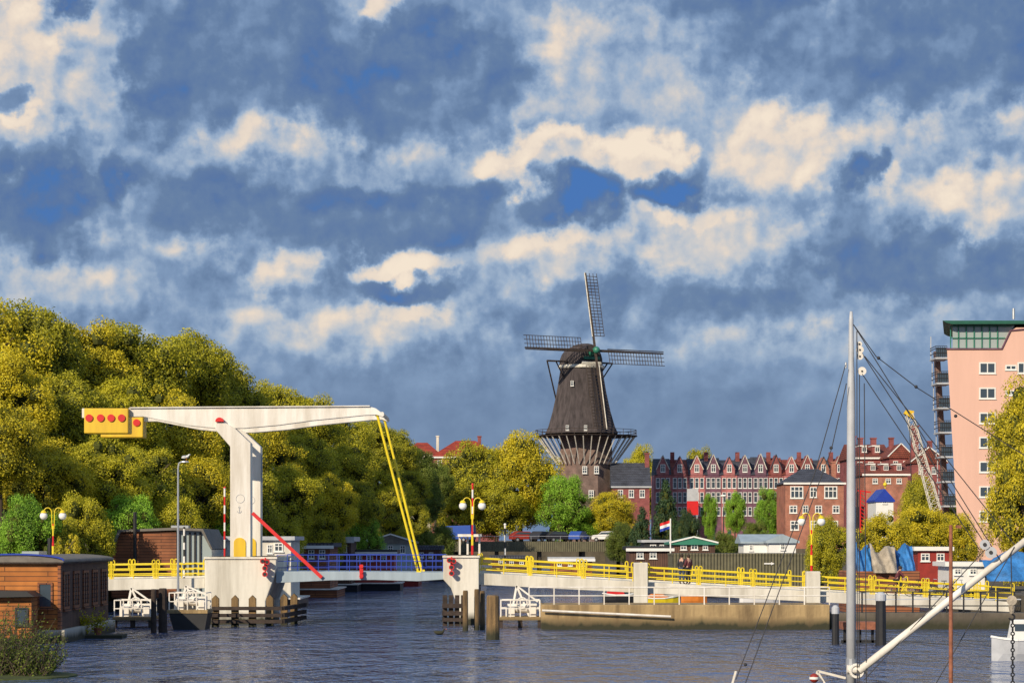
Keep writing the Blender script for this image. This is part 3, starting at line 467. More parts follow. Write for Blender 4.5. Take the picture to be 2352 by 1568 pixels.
# pink apartment block
Y=270; DX=3.0; r=T('apartment_block','tall salmon pink apartment block with green roof and side balconies','apartment building',(X(2290,Y),Y,1.6))
P(MB().pprism([(2175,800),(2302,800),(2322,760),(2334,752),(2520,752),(2520,1310),(2205,1310)],Y,Y+16,DX),'wall','pink',r,bev=.03)
P(MB().pprism([(2188,800),(2300,800),(2330,747),(2188,747)],Y+.8,Y+15,DX),'penthouse','panel',r)
pf=MB()
for i in range(7): x=X(2186+i*18,Y); pf.bar((x,Y+.7,Z(800,Y)),(x,Y+.7,Z(747,Y)),.11)
for z_ in (799,775,748): pf.bar((X(2186,Y),Y+.7,Z(z_,Y)),(X(2300+(799-z_)*.5,Y),Y+.7,Z(z_,Y)),.11)
P(pf,'penthouse_frame','greenf',r); P(MB().pprism([(2165,736),(2530,736),(2530,743),(2186,744),(2174,741)],Y-.6,Y+17,DX+.3),'roof','greenr',r)
P(MB().tube(Q(2328,733,Y+5),Q(2328,708,Y+5),.15),'flue','metal',r)
P(MB().path([Q(2173,801,Y-.1),Q(2301,801,Y-.1),Q(2321,759,Y-.1),Q(2400,752,Y-.1)],.09),'parapet','brickv',r)
P(MB().prism([(X(2162,Y),Z(800,Y)),(X(2174,Y),Z(800,Y)),(X(2204,Y),1.7),(X(2192,Y),1.7)],Y+4.2,Y+5.2),'balcony_back_wall','pinkd',r)
for i,yy in enumerate((820,878,935,991,1047,1104,1160)):
    xo=X(2175+(yy-800)*.055,Y); sl=P(MB().box(xo-1.3,xo+.3,Y+.2,Y+4.0,Z(yy,Y)-.18,Z(yy,Y)),'balcony','grey',r)
    rl=MB()
    for h in (.5,1.0,1.25): rl.bar((xo-1.25,Y+.25,Z(yy,Y)+h),(xo,Y+.25,Z(yy,Y)+h),.07).bar((xo-1.25,Y+.25,Z(yy,Y)+h),(xo-1.25,Y+3.9,Z(yy,Y)+h),.07)
    for q in range(6): rl.bar((xo-1.25+q*.25,Y+.25,Z(yy,Y)),(xo-1.25+q*.25,Y+.25,Z(yy,Y)+1.25),.04)
    P(rl,'balcony_rail','black',sl); P(MB().box(xo-1.2,xo,Y+.3,Y+.33,Z(yy,Y)+.05,Z(yy,Y)+1.1),'glass_panel','pane',sl)
    P(MB().bar((xo-1.2,Y+3.8,Z(yy,Y)),(xo-1.2,Y+3.8,Z(yy,Y)+2.6),.09),'post','grey',sl)
    pwin(r,2268,yy+12,38,26,Y,nv=1,nh=0); pwin(r,2352,yy+12,30,26,Y,nv=1,nh=0)
    if i in (0,1,2): pwin(r,2322,yy+18,26,12,Y,nv=1,nh=0)
# ---------------------------------------------------------------- windmill
Y=408; cxm=X(1346,Y); r=T('windmill','dark octagonal smock windmill with four lattice sails and a wide gallery','windmill',(cxm,Y,4.36))
zs=Z(1003,Y); zt=Z(845,Y)
P(MB().lathe([(5.0,4.36),(4.75,Z(1066,Y)),(4.6,zs)],(cxm,Y,0),8,PI/8),'brick_base','brickd',r)
P(MB().lathe([(6.6,zs+.5),(6.05,zs+1.6),(5.25,zs+4.2),(4.5,zs+7.4),(3.8,zt-.3),(3.7,zt)],(cxm-.8,Y,0),8,PI/8),'smock','thatch',r)
P(MB().lathe([(3.85,zt-.15),(3.95,zt+.05),(3.85,zt+.4)],(cxm-.8,Y,0),16),'curb_ring','conc',r)
st=P(MB().lathe([(8.6,zs),(8.7,zs+.16),(4.3,zs+.2)],(cxm,Y,0),24),'gallery','dpile',r)
gr=MB(); n=24
for i in range(n):
    a=2*PI*i/n; b_=2*PI*(i+1)/n; p=(cxm+8.5*math.cos(a),Y+8.5*math.sin(a)); q=(cxm+8.5*math.cos(b_),Y+8.5*math.sin(b_))
    gr.bar((*p,zs+.16),(*p,zs+1.1),.08)
    for h in (.6,1.1): gr.bar((*p,zs+h),(*q,zs+h),.08)
P(gr,'gallery_rail','dpile',st)
for i in range(36):
    a=2*PI*(i+.5)/36
    P(MB().bar((cxm+8.3*math.cos(a),Y+8.3*math.sin(a),zs),(cxm+4.9*math.cos(a),Y+4.9*math.sin(a),Z(1066,Y)),.16),'strut','strut',st)
th=math.radians(30); ph=math.radians(13); hdir=Vector((math.sin(th),-math.cos(th),0)); ax=(hdir*math.cos(ph)+Vector((0,0,math.sin(ph)))).normalized(); up=(Vector((0,0,1))-ax*ax.z).normalized(); rt=Vector((math.cos(th),math.sin(th),0))
hub=Vector((X(1362,Y),Y-3.6,Z(811,Y))); cc=Vector((cxm-.8,Y,zt+.4))
cp=MB(); prof=[(-4.2,.9,1.3),(-3.4,2.3,2.4),(-1.5,3.4,3.3),(.5,3.5,3.7),(2.2,2.9,3.6),(3.2,2.1,3.3)]; vs_=[]; n=12
for s,wd,ht in prof:
    for i in range(n+1):
        a=PI*i/n; pt=cc+hdir*s+rt*(-math.cos(a)*wd)+Vector((0,0,math.sin(a)**.85*ht if 0<i<n else 0)); vs_.append(pt)
cp.add(vs_,[(j*(n+1)+i,j*(n+1)+i+1,(j+1)*(n+1)+i+1,(j+1)*(n+1)+i) for j in range(len(prof)-1) for i in range(n)]+[tuple(range(n+1)),tuple(range(len(vs_)-n-1,len(vs_)))[::-1]]+[(j*(n+1),(j+1)*(n+1),(j+1)*(n+1)+n,j*(n+1)+n) for j in range(len(prof)-1)])
cap=P(cp,'cap','thatch',r)
P(MB().bar(cc+hdir*3.25+Vector((0,0,.3))-rt*1.9,cc+hdir*3.25+Vector((0,0,.3))+rt*1.9,.4),'front_board','conc',cap); P(MB().bar(cc+hdir*3.3+Vector((0,0,1.1))-rt*1.5,cc+hdir*3.3+Vector((0,0,1.1))+rt*1.5,.5),'front_board','greenf',cap)
P(MB().tube(hub-ax*3.5,hub+ax*.9,.5,n=10).ball(hub+ax*.9,.6),'hub','greenf',r)
for nm_,d_,sd in (('up',up,rt),('rt',rt,-up),('dn',-up,-rt),('lf',-rt,up)):
    R=13.6; st_=P(MB().tube(hub+ax*.5,hub+d_*R+ax*.5,.3,.17,n=4,ph=PI/4),'sail_stock','dpile',r)
    P(MB().bar(hub+d_*2.4-sd*.3+ax*.62,hub+d_*R-sd*.3+ax*.62,.15),'leading_board','strut' if nm_ in('up','dn') else 'dpile',st_)
    la=MB(); q=2.6
    while q<R: la.bar(hub+ax*.5+d_*q,hub+ax*.5+d_*q+sd*2.15,.1); q+=.55
    for o_ in (.72,1.43,2.15): la.bar(hub+ax*.5+d_*2.6+sd*o_,hub+ax*.5+d_*R+sd*o_,.1)
    P(la,'sail_lattice','dpile',st_)
tb=-hdir; tp=Vector((cxm,Y,zs+1.2))+tb*7.5
P(MB().bar(cc+tb*3.6+Vector((0,0,.8)),tp,.4),'tail_pole','dpile',r)
for s in (-1,1):
    e1=cc+rt*(s*6.0)+tb*1.2+Vector((0,0,.7)); P(MB().bar(cc-rt*(s*1)+tb*1.2+Vector((0,0,.7)),e1,.28),'tail_beam','dpile',r); P(MB().bar(e1,tp+Vector((0,0,.4)),.24),'tail_brace','dpile',r)
    e2=cc+rt*(s*5.6)+hdir*1+Vector((0,0,.5)); P(MB().bar(cc+rt*(s*2)+hdir*1+Vector((0,0,.5)),e2,.25),'side_beam','dpile',r); P(MB().bar(e2,cc+rt*(s*3.1)+hdir*.5+Vector((0,0,-3.2)),.22),'side_brace','dpile',r)
for q,yy,w_,h_ in ((1343,1070,11,17),(1370,1070,11,17),(1358,1125,12,17)): pwin(r,q,yy,w_,h_,Y-4.7,nv=1,nh=2)
for q,yy,dy in ((1314,874,4.25),(1303,976,5.9),(1345,976,5.9)): pwin(r,q,yy,7,12,Y-dy,nv=1,nh=1)
# ---------------------------------------------------------------- far road bridge, cars
r=T('road_bridge','low concrete road bridge with dark openings in front of the windmill','road bridge',(X(1230,330),330,0))
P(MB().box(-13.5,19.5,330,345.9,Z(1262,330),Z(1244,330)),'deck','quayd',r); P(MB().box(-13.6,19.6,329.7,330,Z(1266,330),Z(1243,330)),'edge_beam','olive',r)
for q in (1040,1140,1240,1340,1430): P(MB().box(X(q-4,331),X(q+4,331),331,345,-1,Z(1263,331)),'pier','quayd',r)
br=MB()
for i in range(9): x=-13.4+i*4; br.bar((x,329.8,4.5),(x,329.8,5.3),.05)
br.bar((-13.4,329.8,5.3),(19.4,329.8,5.3),.05)
P(br,'parapet_rail','metal',r)
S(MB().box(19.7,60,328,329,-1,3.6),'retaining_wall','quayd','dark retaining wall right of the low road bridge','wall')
def car(lab,mt,loc,rz,van=False):
    r=T('parked_van' if van else 'parked_car',lab,'van' if van else 'car',(0,0,0),'vehicles on the far quay'); h=1.5 if not van else 2.3
    pr=[(-2.1,.35),(2.1,.35),(2.1,.8),(1.9,.95),(1.1,1.0),(.5,h-.05),(-1.2,h),(-1.9,1.05),(-2.1,.9)] if not van else [(-2.4,.35),(2.4,.35),(2.4,1.0),(2.0,1.25),(1.5,h-.1),(-2.3,h),(-2.4,1.2)]
    P(MB().prism(pr,-.85,.85),'body',mt,r,bev=.07)
    g_=[( .45,h-.15),(.95,1.05),(-1.7,1.08),(-1.15,h-.12)] if not van else [(1.35,h-.25),(1.75,1.3),(.4,1.3),(.4,h-.25)]
    P(MB().prism(g_,-.87,-.855),'side_window','pane',r); P(MB().prism(g_,.855,.87),'side_window','pane',r)
    ws=[(.56,h-.1),(1.08,1.03)] if not van else [(1.56,h-.2),(2.0,1.3)]
    P(MB().add([(ws[0][0]+.02,-.7,ws[0][1]),(ws[0][0]+.02,.7,ws[0][1]),(ws[1][0]+.03,.72,ws[1][1]),(ws[1][0]+.03,-.72,ws[1][1])],[(0,1,2,3)]),'windscreen','pane',r)
    for x in (-1.3,1.3):
        for y in (-.8,.8): w_=P(MB().tube((x,y-.1,.32),(x,y+.1,.32),.32,n=16),'wheel','rubber',r); P(MB().tube((x,y-.11,.32),(x,y+.11,.32),.17,n=12),'rim','metal',w_)
    for y in (-.6,.6): P(MB().ball((2.08 if not van else 2.38,y,.75),.12),'headlight','globe',r)
    r.location=loc; r.rotation_euler=(0,0,rz); return r
for px,lab,mt,rz,van in ((1052,'blue and white van on the road bridge at its left end','carb',2.7,True),(1330,'light blue car parked in front of the windmill trees','carb',1.2,False),(1285,'dark car left of the light blue one under the windmill','card',.4,False),(1245,'dark car parked beneath the bright green tree','card',1.0,False),(1395,'white car parked right of the light blue car','carw',2.6,False),(1205,'red car parked below the central tree','dred',.3,False)):
    Yc=336 if van else 340; car(lab,mt,(X(px,Yc),Yc,4.52),rz,van)
# ---------------------------------------------------------------- houseboats
Y=112; DP=13.6; r=T('houseboat','orange planked houseboat with low grey roof at the left edge','houseboat',(-23.5,Y,0))
x0=X(-60,Y); x1=X(136,Y)
P(MB().box(x0-.2,x1+.3,Y-.3,Y+DP+.4,-.4,.6),'hull','conc',r); 
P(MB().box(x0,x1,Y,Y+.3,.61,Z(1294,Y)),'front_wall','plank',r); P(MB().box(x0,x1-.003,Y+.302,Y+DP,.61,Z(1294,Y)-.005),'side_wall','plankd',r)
rf=P(roof_mb('barrel',x0,x1,Y,Y+DP,Z(1288,Y),Z(1276,Y),.25),'roof','roofg',r)
fa=MB(); n=12; xm=(x0+x1)/2; hw=(x1-x0)/2+.27
pts=[(xm-hw*math.cos(PI*i/n),Y-.3,Z(1288,Y)+.03+(Z(1274,Y)-Z(1288,Y))*math.sin(PI*i/n)) for i in range(n+1)]
fa.path(pts,.045,6); P(fa,'fascia','blue',rf)
P(MB().box(x0-.3,x1+.22,Y-.22,Y+DP+.2,Z(1294,Y)-.004,Z(1288,Y)+.03),'eaves','dpile',rf)
P(MB().box(X(20,Y),X(60,Y),Y+3,Y+5,Z(1282,Y),Z(1266,Y)),'skylight','panel',rf); P(MB().tube((X(57,Y),Y+6,Z(1280,Y)),(X(57,Y),Y+6,Z(1235,Y)),.1,n=10),'stove_pipe','black',rf)
for y in (113.6,116.2,118.8,121.4,124): window(r,(x1+.002,y,1.5),1.4,1.8,rot=PI/2,fm='plankm',nv=1,nh=0)
window(r,(X(104,Y),Y-.001,1.6),.7,1.2,fm='plankm',nv=0,nh=0)
P(MB().box(X(133,Y),x1+.08,Y-.08,Y+.32,.61,Z(1294,Y)-.006),'corner_post','plankm',r)
Y=110; r=T('lean_to','low orange planked lean-to with flat black roof at the left edge','shed',(X(30,Y),Y,0)); P(MB().box(X(-60,Y),X(72,Y),Y,Y+1.4,.3,Z(1372,Y)),'wall','plank',r); P(MB().prism([(X(-70,Y),Z(1354,Y)),(X(66,Y),Z(1357,Y)),(X(84,Y),Z(1369,Y)),(X(-70,Y),Z(1372,Y)+.002)],Y-.5,Y+1.5),'roof','black',r)
P(MB().box(X(-70,Y),X(76,Y),Y-.2,Y+1.5,-.4,.3),'hull','dpile',r); window(r,(X(50,Y),Y-.001,.9),.6,.8,fm='black',nv=0,nh=0)
Y=160; r=T('houseboat','tall timber houseboat with sloping ends and glazed dark side behind left approach','houseboat',(X(370,Y),Y,0))
P(MB().box(X(250,Y),X(500,Y),Y-.3,Y+9.3,-.4,.7),'hull','black',r)
P(MB().pprism([(256,1372),(258,1262),(276,1220),(405,1220),(405,1372)],Y,Y+8),'wall','plankm',r); P(MB().pprism([(405.2,1372),(405.2,1216),(462,1218),(486,1262),(488,1372)],Y+.3,Y+8.2),'glazed_end','panel',r)
P(MB().pprism([(252,1262),(272,1216),(400,1211),(466,1214),(488,1260),(484,1261),(462,1219),(402,1217),(277,1221),(257,1263)],Y-.25,Y+8.3),'roof','roofg',r)
gm=MB()
for i in range(5): gm.bar(Q(412+i*12,1372,Y+.25),Q(412+i*12,1222,Y+.25),.12)
P(gm,'glazing_bar','black',r); P(MB().tube(Q(310,1345,Y-.5),Q(310,1175,Y-.5),.12),'stove_pipe','black',r)
P(MB().box(X(388,Y),X(428,Y),Y+1,Y+2,Z(1212,Y),Z(1206,Y)),'roof_box','metal',r)
hb=house
hb('houseboat','pale flat roofed houseboat directly behind the white pylons','houseboat',486,668,1240,1231,168,7,'conc','grey','flat',[(505,1246,20,20),(640,1246,20,20),(620,1250,12,20)],hull='black')
hb('houseboat','brown timber houseboat with low roof seen under the blue span','houseboat',672,758,1256,1246,200,9,'plankm','roofd','flat',[(690,1262,14,20),(715,1262,14,20),(740,1262,14,20)],hull='plankm',trim='frame')
hb('houseboat','grey flat roofed houseboat with reed screen behind the brown one','houseboat',700,806,1243,1232,222,8,'plankd','grey','flat',[(725,1250,14,18),(760,1250,14,18),(790,1250,14,18)],hull='black',trim='metal')
hb('houseboat','gabled houseboat with pale green glazed front left of yellow rods','houseboat',846,948,1246,1226,250,8,'panel','roofg','gable',[(870,1252,12,18),(897,1252,12,18),(925,1252,12,18)],hull='dred',trim='frame')
hb('houseboat','red cabin houseboat below the gabled one behind the blue railing','houseboat',808,905,1270,1262,228,6,'dred','black','flat',[(825,1276,14,12),(850,1276,14,12),(880,1276,14,12)],hull='black',trim='frame')
hb('houseboat','small dark houseboat beyond the yellow hanger rods','houseboat',950,1010,1262,1252,280,8,'plankd','roofd','flat',[(968,1268,10,12),(990,1268,10,12)],hull='black')
hb('houseboat','low dark houseboat in front of the road bridge seen right of the shelter','houseboat',1130,1215,1282,1275,270,6,'plankd','roofd','flat',[(1150,1286,10,10),(1175,1286,10,10),(1198,1286,10,10)],hull='black')
hb('houseboat','low brown houseboat with pale roof before the road bridge middle openings','houseboat',1265,1360,1286,1279,262,6,'plankm','grey','flat',[(1285,1290,10,9),(1310,1290,10,9),(1338,1290,10,9)],hull='black',trim='frame')
hb('houseboat','dark flat roofed houseboat with white fascia left of the green gable','houseboat',1446,1540,1262,1254,215,7,'plankd','black','flat',[(1470,1268,16,14),(1500,1268,16,14)],hull='black',trim='frame')
hb('houseboat','dark houseboat with white edged roof terrace behind the flagpole','houseboat',1480,1535,1245,1239,235,7,'black','grey','flat',[(1500,1250,14,12),(1520,1250,10,12)],hull='black')
hb('houseboat','green roofed gabled houseboat with white bargeboards','houseboat',1544,1642,1248,1232,225,7,'plankd','greenf','gable',[(1570,1250,14,12),(1595,1248,16,14),(1620,1250,12,12)],hull='black',trim='frame')
hb('garden_shed','white boarded shed with blue grey pitched roof near the brick house','shed',1708,1800,1246,1226,218,5,'frame','pale','ridge',[(1725,1250,8,14),(1790,1250,8,14)],hull='black')
hb('garden_shed','narrow white gabled shed touching the right end of the ridge roofed white shed','shed',1766,1828,1244,1226,216,4,'frame','pale','gable',[(1798,1248,10,14)],hull='black')
r=hb('storage_hut','long olive corrugated hut with flat roof behind the sloping railing','hut',1545,1856,1275,1270,200,6,'olive','olive','flat',[],hull='black',ov=.05)
P(MB().prism([(X(a,200),Z(b_,200)) for a,b_ in ((1755,1292),(1771,1292),(1771,1290),(1779,1293.5),(1771,1297),(1771,1295),(1755,1295))],199.9,199.98),'arrow_sign','frame',r)
# small boats
def boat(name,lab,cat,px0,px1,yw,yd,hm,cm,cabin=None,flip=False,cover=None,wm='pane'):
    Y=F*H/(yw-1240); r=T(name,lab,cat,(X((px0+px1)/2,Y),Y,0)); x0,x1=X(px0,Y),X(px1,Y); zd=Z(yd,Y); L_=x1-x0; W=min(1.6,L_*.22)
    vs=[];st=[(0,.55),(.08,.8),(.35,1),(.65,.95),(.85,.6),(1,.02)]
    if flip: st=[(1-a,b_) for a,b_ in st]
    for a,wd in st:
        x=x0+L_*a; sh=zd+.25*(abs(a-.45)*1.6)**2
        for yy,zz in ((-1,sh),(-.85,zd*.35),(-.35,-.3),(.35,-.3),(.85,zd*.35),(1,sh)): vs.append((x,Y+W+yy*W*wd,zz))
    fs=[(j*6+i,j*6+i+1,(j+1)*6+i+1,(j+1)*6+i) for j in range(5) for i in range(5)]+[(j*6,(j+1)*6,(j+1)*6+5,j*6+5) for j in range(5)]+[tuple(range(6)),tuple(range(30,36))]
    P(MB().add(vs,fs),'hull',hm,r,smooth=False)
    rl=MB()
    for s in (0,5): rl.path([vs[j*6+s] for j in range(6)],.05,6)
    P(rl,'gunwale','frame',r)
    if cabin:
        a,b_,h=cabin; cx0,cx1=x0+L_*a,x0+L_*b_; c=P(MB().prism([(cx0,zd+.02),(cx0+.15,zd+h),(cx1-.25,zd+h),(cx1,zd+.02)],Y+W*.45,Y+W*1.55),'cabin',cm,r,bev=.04)
        for q in (.25,.5,.75): P(MB().box(cx0+(cx1-cx0)*q-.18,cx0+(cx1-cx0)*q+.18,Y+W*.45-.02,Y+W*.45+.02,zd+h*.45,zd+h*.8),'porthole',wm,c)
    if cover: P(MB().prism([(x0+L_*.15,zd+.05),(x0+L_*.3,zd+cover),(x0+L_*.6,zd+cover*.9),(x0+L_*.8,zd+.05)],Y+W*.3,Y+W*1.7),'cover',cm,r,bev=.08)
    return r
boat('moored_boat','dark orange hulled barge moored under the blue span','boat',668,745,1366,1338,'plankm','black',(.1,.6,.6))
boat('moored_boat','small dark hulled boat behind the blue span','boat',764,812,1354,1336,'black','red',None,cover=.5)
boat('moored_boat','red canopied sloop moored behind the white railing','boat',1385,1470,1384,1366,'black','red',(.1,.6,.7))
boat('moored_boat','yellow trimmed open boat right of the red canopied sloop','boat',1470,1560,1388,1374,'yellow','orange',None,cover=.35)
boat('moored_boat','small orange boat moored behind the quay wall','boat',1565,1625,1386,1366,'orange','carw',(.2,.7,.5))
boat('moored_boat','white boat with blue cover near right pillar behind the railing','boat',1700,1790,1388,1370,'carw','tarpb',None,cover=.5)
boat('moored_boat','grey blue boat with white cabin at the right edge','boat',2284,2440,1518,1470,'grey','frame',(.25,.8,.8),flip=True)
boat('moored_boat','white cruiser with red windows between blue tarpaulins','boat',2100,2262,1368,1300,'carw','carw',(.15,.8,.9),wm='red')
# tarpaulins
def tarp(lab,p0,p1,yt,yb,Y,mt,dep,seed):
    rn=random.Random(seed); n=20; m_=12; vs=[]
    x0,x1=X(p0,Y),X(p1,Y); zt_,zb_=Z(yt,Y),Z(yb,Y)
    for i in range(n+1):
        for j in range(m_+1):
            u=i/n; v=j/m_; prof=min(1,v*2.2)**.8*(1-max(0,(v-.6)/.4)**2*.9)
            sag=.16*math.sin(u*PI*3+seed)+.1*rn.random()
            vs.append((x0+(x1-x0)*u+.06*rn.random(),Y+dep*v*.8+.2*math.sin(u*13+v*7),zb_+(zt_-zb_)*prof*(.88+.12*math.sin(u*PI*2+seed))+sag*prof))
    mb=MB().add(vs,[(i*(m_+1)+j,(i+1)*(m_+1)+j,(i+1)*(m_+1)+j+1,i*(m_+1)+j+1) for i in range(n) for j in range(m_)])
    return S(mb,'tarpaulin',mt,lab,'tarpaulin',smooth=True)
tarp('bright blue tarpaulin left of the grey netting on the covered barge',1966,2006,1248,1312,158,'tarpb',4,1); tarp('grey netting sheet draped between two blue tarpaulins',2004,2062,1252,1315,157,'tarpg',4,2); tarp('blue tarpaulin right of the grey netting with a sagging top',2060,2102,1249,1310,158,'tarpb',4,3)
tarp('large dark blue tarpaulin tent at the right edge',2268,2420,1268,1334,150,'tarpb',5,4)
S(MB().box(X(1950,158),X(2110,158),157.5,163,-.4,Z(1311,158)),'barge','plankm','brown barge carrying the draped tarpaulins','barge',bev=.05)
house('timber_cabin','red and white cabin with small window behind the cyclist','cabin',2108,2180,1264,1255,170,5,'dred','frame','flat',[(2125,1270,20,18),(2160,1270,18,18)],gz=1.6)
house('timber_cabin','low white cabin with white roof right of the red cabin','cabin',2180,2262,1300,1290,152,4,'frame','frame','flat',[(2200,1305,16,14),(2235,1305,16,14)],gz=1.6)
# flag
Y=205; r=T('flagpole','white flagpole flying a red white and blue tricolour','flagpole',(X(1540,Y),Y,1)); P(MB().tube((X(1540,Y),Y,.8),(X(1540,Y),Y,Z(1190,Y)),.06),'pole','frame',r)
for i,(mt) in enumerate(('red','frame','blue')):
    mb=MB(); vs=[]
    for q in range(7):
        u=q/6
        for h in (0,1): vs.append((X(1539,Y)-u*.85,Y+.08*math.sin(u*7),Z(1194,Y)-(i+h)*.24-u*.28))
    P(mb.add(vs,[(2*q,2*q+1,2*q+3,2*q+2) for q in range(6)]),'flag_stripe',mt,r)
Y=345; r=T('billboard','grey and red panel sign in front of the pink terrace','sign',(X(1592,Y),Y,1.6)); P(MB().box(X(1578,Y),X(1604,Y),Y,Y+.2,Z(1150,Y),Z(1122,Y)),'grey_panel','grey',r); P(MB().box(X(1578,Y),X(1604,Y),Y,Y+.2,Z(1182,Y),Z(1150,Y)-.01),'red_panel','red',r)
for q in (1581,1601): P(MB().bar((X(q,Y),Y+.1,1.5),Q(q,1182,Y+.1),.2),'leg','metal',r)
for i,(px,yt) in enumerate(((988,1200),(1002,1128),(1030,1128),(1662,1140),(1776,1140),(1400,1190))):
    Y=349; r=T('quay_lamp',['slim quay lamp at the left edge of the road bridge','quay lamp with white head left of the central tree','quay lamp with white head in front of the central tree','quay lamp before the purple terrace','quay lamp before the maroon terrace','quay lamp right of the windmill base'][i],'street lamp',(X(px,Y),Y,4.36),'quay lamps')
    P(MB().tube((X(px,Y),Y,4.36),Q(px,yt,Y),.09,.06),'post','metal',r); P(MB().ball(Q(px,yt-2,Y),.3,sc_=(1.5,1,.6)),'lamp_head','globe',r)
# crane
Y=225; A=Vector(Q(2088,950,Y)); B=Vector(Q(2150,1172,Y)); r=T('lattice_crane','rusty lattice boom crane with pale tip beside the pink block','crane',(X(2160,Y),Y,1.6))
mb=MB(); dv=(B-A); px_=Vector((dv.z,0,-dv.x)).normalized(); w0,w1=.3,.42
cn=lambda t_,s,u: A+dv*t_+px_*s*(w0+(w1-w0)*t_)+Vector((0,u*.4,0))
for s in (-1,1):
    for u in (-1,1): mb.tube(cn(0,s,u),cn(1,s,u),.05,n=6)
n=14
for i in range(n):
    for s,u,s2,u2 in ((-1,-1,1,-1),(1,1,-1,1),(-1,1,-1,-1),(1,-1,1,1)): mb.tube(cn(i/n,s,u),cn((i+1)/n,s2,u2),.028,n=5)
    mb.tube(cn((i+1)/n,-1,-1),cn((i+1)/n,1,-1),.028,n=5)
P(mb,'lattice_boom','strut',r); P(MB().prism([(A.x-.5,A.z),(A.x-.3,A.z+.35),(A.x+.4,A.z+.25),(A.x+.35,A.z-.5)],Y-.4,Y+.4),'boom_head','yel2',r)
c=P(MB().prism([(B.x-1,2.6),(B.x+3.5,2.6),(B.x+3.5,4.6),(B.x+1,5.4),(B.x-1,5.2)],Y-1.3,Y+1.3),'cab','yel2',r,bev=.08); P(MB().box(B.x-.8,B.x+.6,Y-1.33,Y-1.29,3.9,4.9),'cab_window','pane',c)
for y in (-1.4,1.4): P(MB().prism([(B.x-1.6,1.6),(B.x+3.2,1.6),(B.x+3.6,2.0),(B.x+3.2,2.5),(B.x-1.6,2.5),(B.x-2,2.0)],Y+y-.35,Y+y+.35),'track','rubber',r)
P(MB().tube(A,(A.x+.2,Y,Z(1110,Y)),.03).tube(A+Vector((0,0,.3)),(B.x+3,Y,4.7),.03),'cable','rope',r)
Y=250; r=T('red_hoist','small red lattice hoist left of the blue roofed house','hoist',(X(1982,Y),Y,1.6)); mb=MB()
for q in (1976,1988): mb.bar((X(q,Y),Y,1.6),Q(q,1125,Y),.12)
for i in range(14): mb.bar(Q(1976,1130+i*9,Y),Q(1988,1138+i*9,Y),.07)
mb.bar(Q(1970,1126,Y),Q(2000,1130,Y),.15); P(mb,'mast','red',r)
# ---------------------------------------------------------------- foreground sailing barge
Y=62; r=T('sailing_barge','grey masted sailing barge with raised bowsprit in the right foreground','boat',(X(1955,Y),Y,0))
mx=X(1955,Y)
hv=[]; st=[(2.5,.3),(5,.9),(9,1),(14,.95),(18,.6),(20.5,.05)]
for x,wd in st:
    for yy,zz in ((-1,.8),(-.9,0),(-.3,-.5),(.3,-.5),(.9,0),(1,.8)): hv.append((x,Y+yy*2.2*wd,zz))
P(MB().add(hv,[(j*6+i,j*6+i+1,(j+1)*6+i+1,(j+1)*6+i) for j in range(5) for i in range(5)]+[(j*6,(j+1)*6,(j+1)*6+5,j*6+5) for j in range(5)]+[tuple(range(6)),tuple(range(30,36))]),'hull','black',r)
m_=P(MB().lathe([(.125,.8),(.12,5),(.105,8.6),(.075,9.2),(.06,Z(735,Y)),(.035,Z(715,Y))],(mx,Y,0),16),'mast','grey',r,smooth=True)
P(MB().tube(Q(1943,832,Y),Q(1943,845,Y),.03),'mast_band','metal',m_); P(MB().lathe([(.14,Z(1530,Y)),(.14,Z(1512,Y))],(mx,Y,0),12),'mast_band','metal',m_)
P(MB().tube(Q(1972,1540,Y-.2),Q(2470,1152,Y-.2),.1,.085,n=12),'bowsprit','white',r,smooth=True)
P(MB().tube(Q(1945,1536,Y-.1),Q(1992,1536,Y-.1),.11,n=12).ring(Q(1968,1540,Y-.2),.16,.04),'spar_fitting','white',r)
for q,yy,rr in ((1975,803,.1),(1975,818,.09),(1980,852,.11),(1974,790,.07)):
    b_=P(MB().tube(Q(q,yy,Y-.2),Q(q,yy,Y-.05),rr,n=16),'pulley_block','white',r); P(MB().tube(Q(q,yy,Y-.22),Q(q,yy,Y-.19),.025,n=8),'pin','black',b_)
for q,yy,rr in ((2262,1250,.13),(2276,1268,.15)):
    b_=P(MB().tube(Q(q,yy,Y-.45),Q(q,yy,Y-.3),rr,n=18),'pulley_block','grey',r); P(MB().tube(Q(q,yy,Y-.47),Q(q,yy,Y-.44),.05,n=10),'pin','black',b_)
lines=[((1960,745),(2012,818)),((2012,818),(2106,890)),((2106,890),(2440,1100)),((1976,805),(2262,1248)),((1980,858),(2250,1262)),((1986,818),(2340,1262)),((1942,838),(1870,1090)),((1870,1090),(1690,1560)),((1944,880),(1910,1030)),((1910,1030),(1712,1568)),((1968,760),(1969,1568)),((1974,860),(1973,1568)),((1985,880),(1990,1568)),((2262,1262),(1985,1560)),((1960,745),(2300,1290)),((2330,1255),(2150,1568))]
for i,(a,b_) in enumerate(lines): P(MB().tube(Q(*a,Y-.15-.01*i),Q(*b_,Y-.15-.01*i),.013,n=5),'rigging_line','rope',r)
for a in ((2018,822),(2104,888),(1909,1028),(2195,955),(1712,1525)): P(MB().ball(Q(*a,Y-.2),.045),'deadeye','rope',r)
P(MB().tube(Q(2184,1600,Y-1),Q(2184,1205,Y-1),.055,.045,n=10).box(X(2180,Y),X(2190,Y),Y-1.1,Y-.9,Z(1213,Y),Z(1206,Y)),'rusty_post','rust',r)
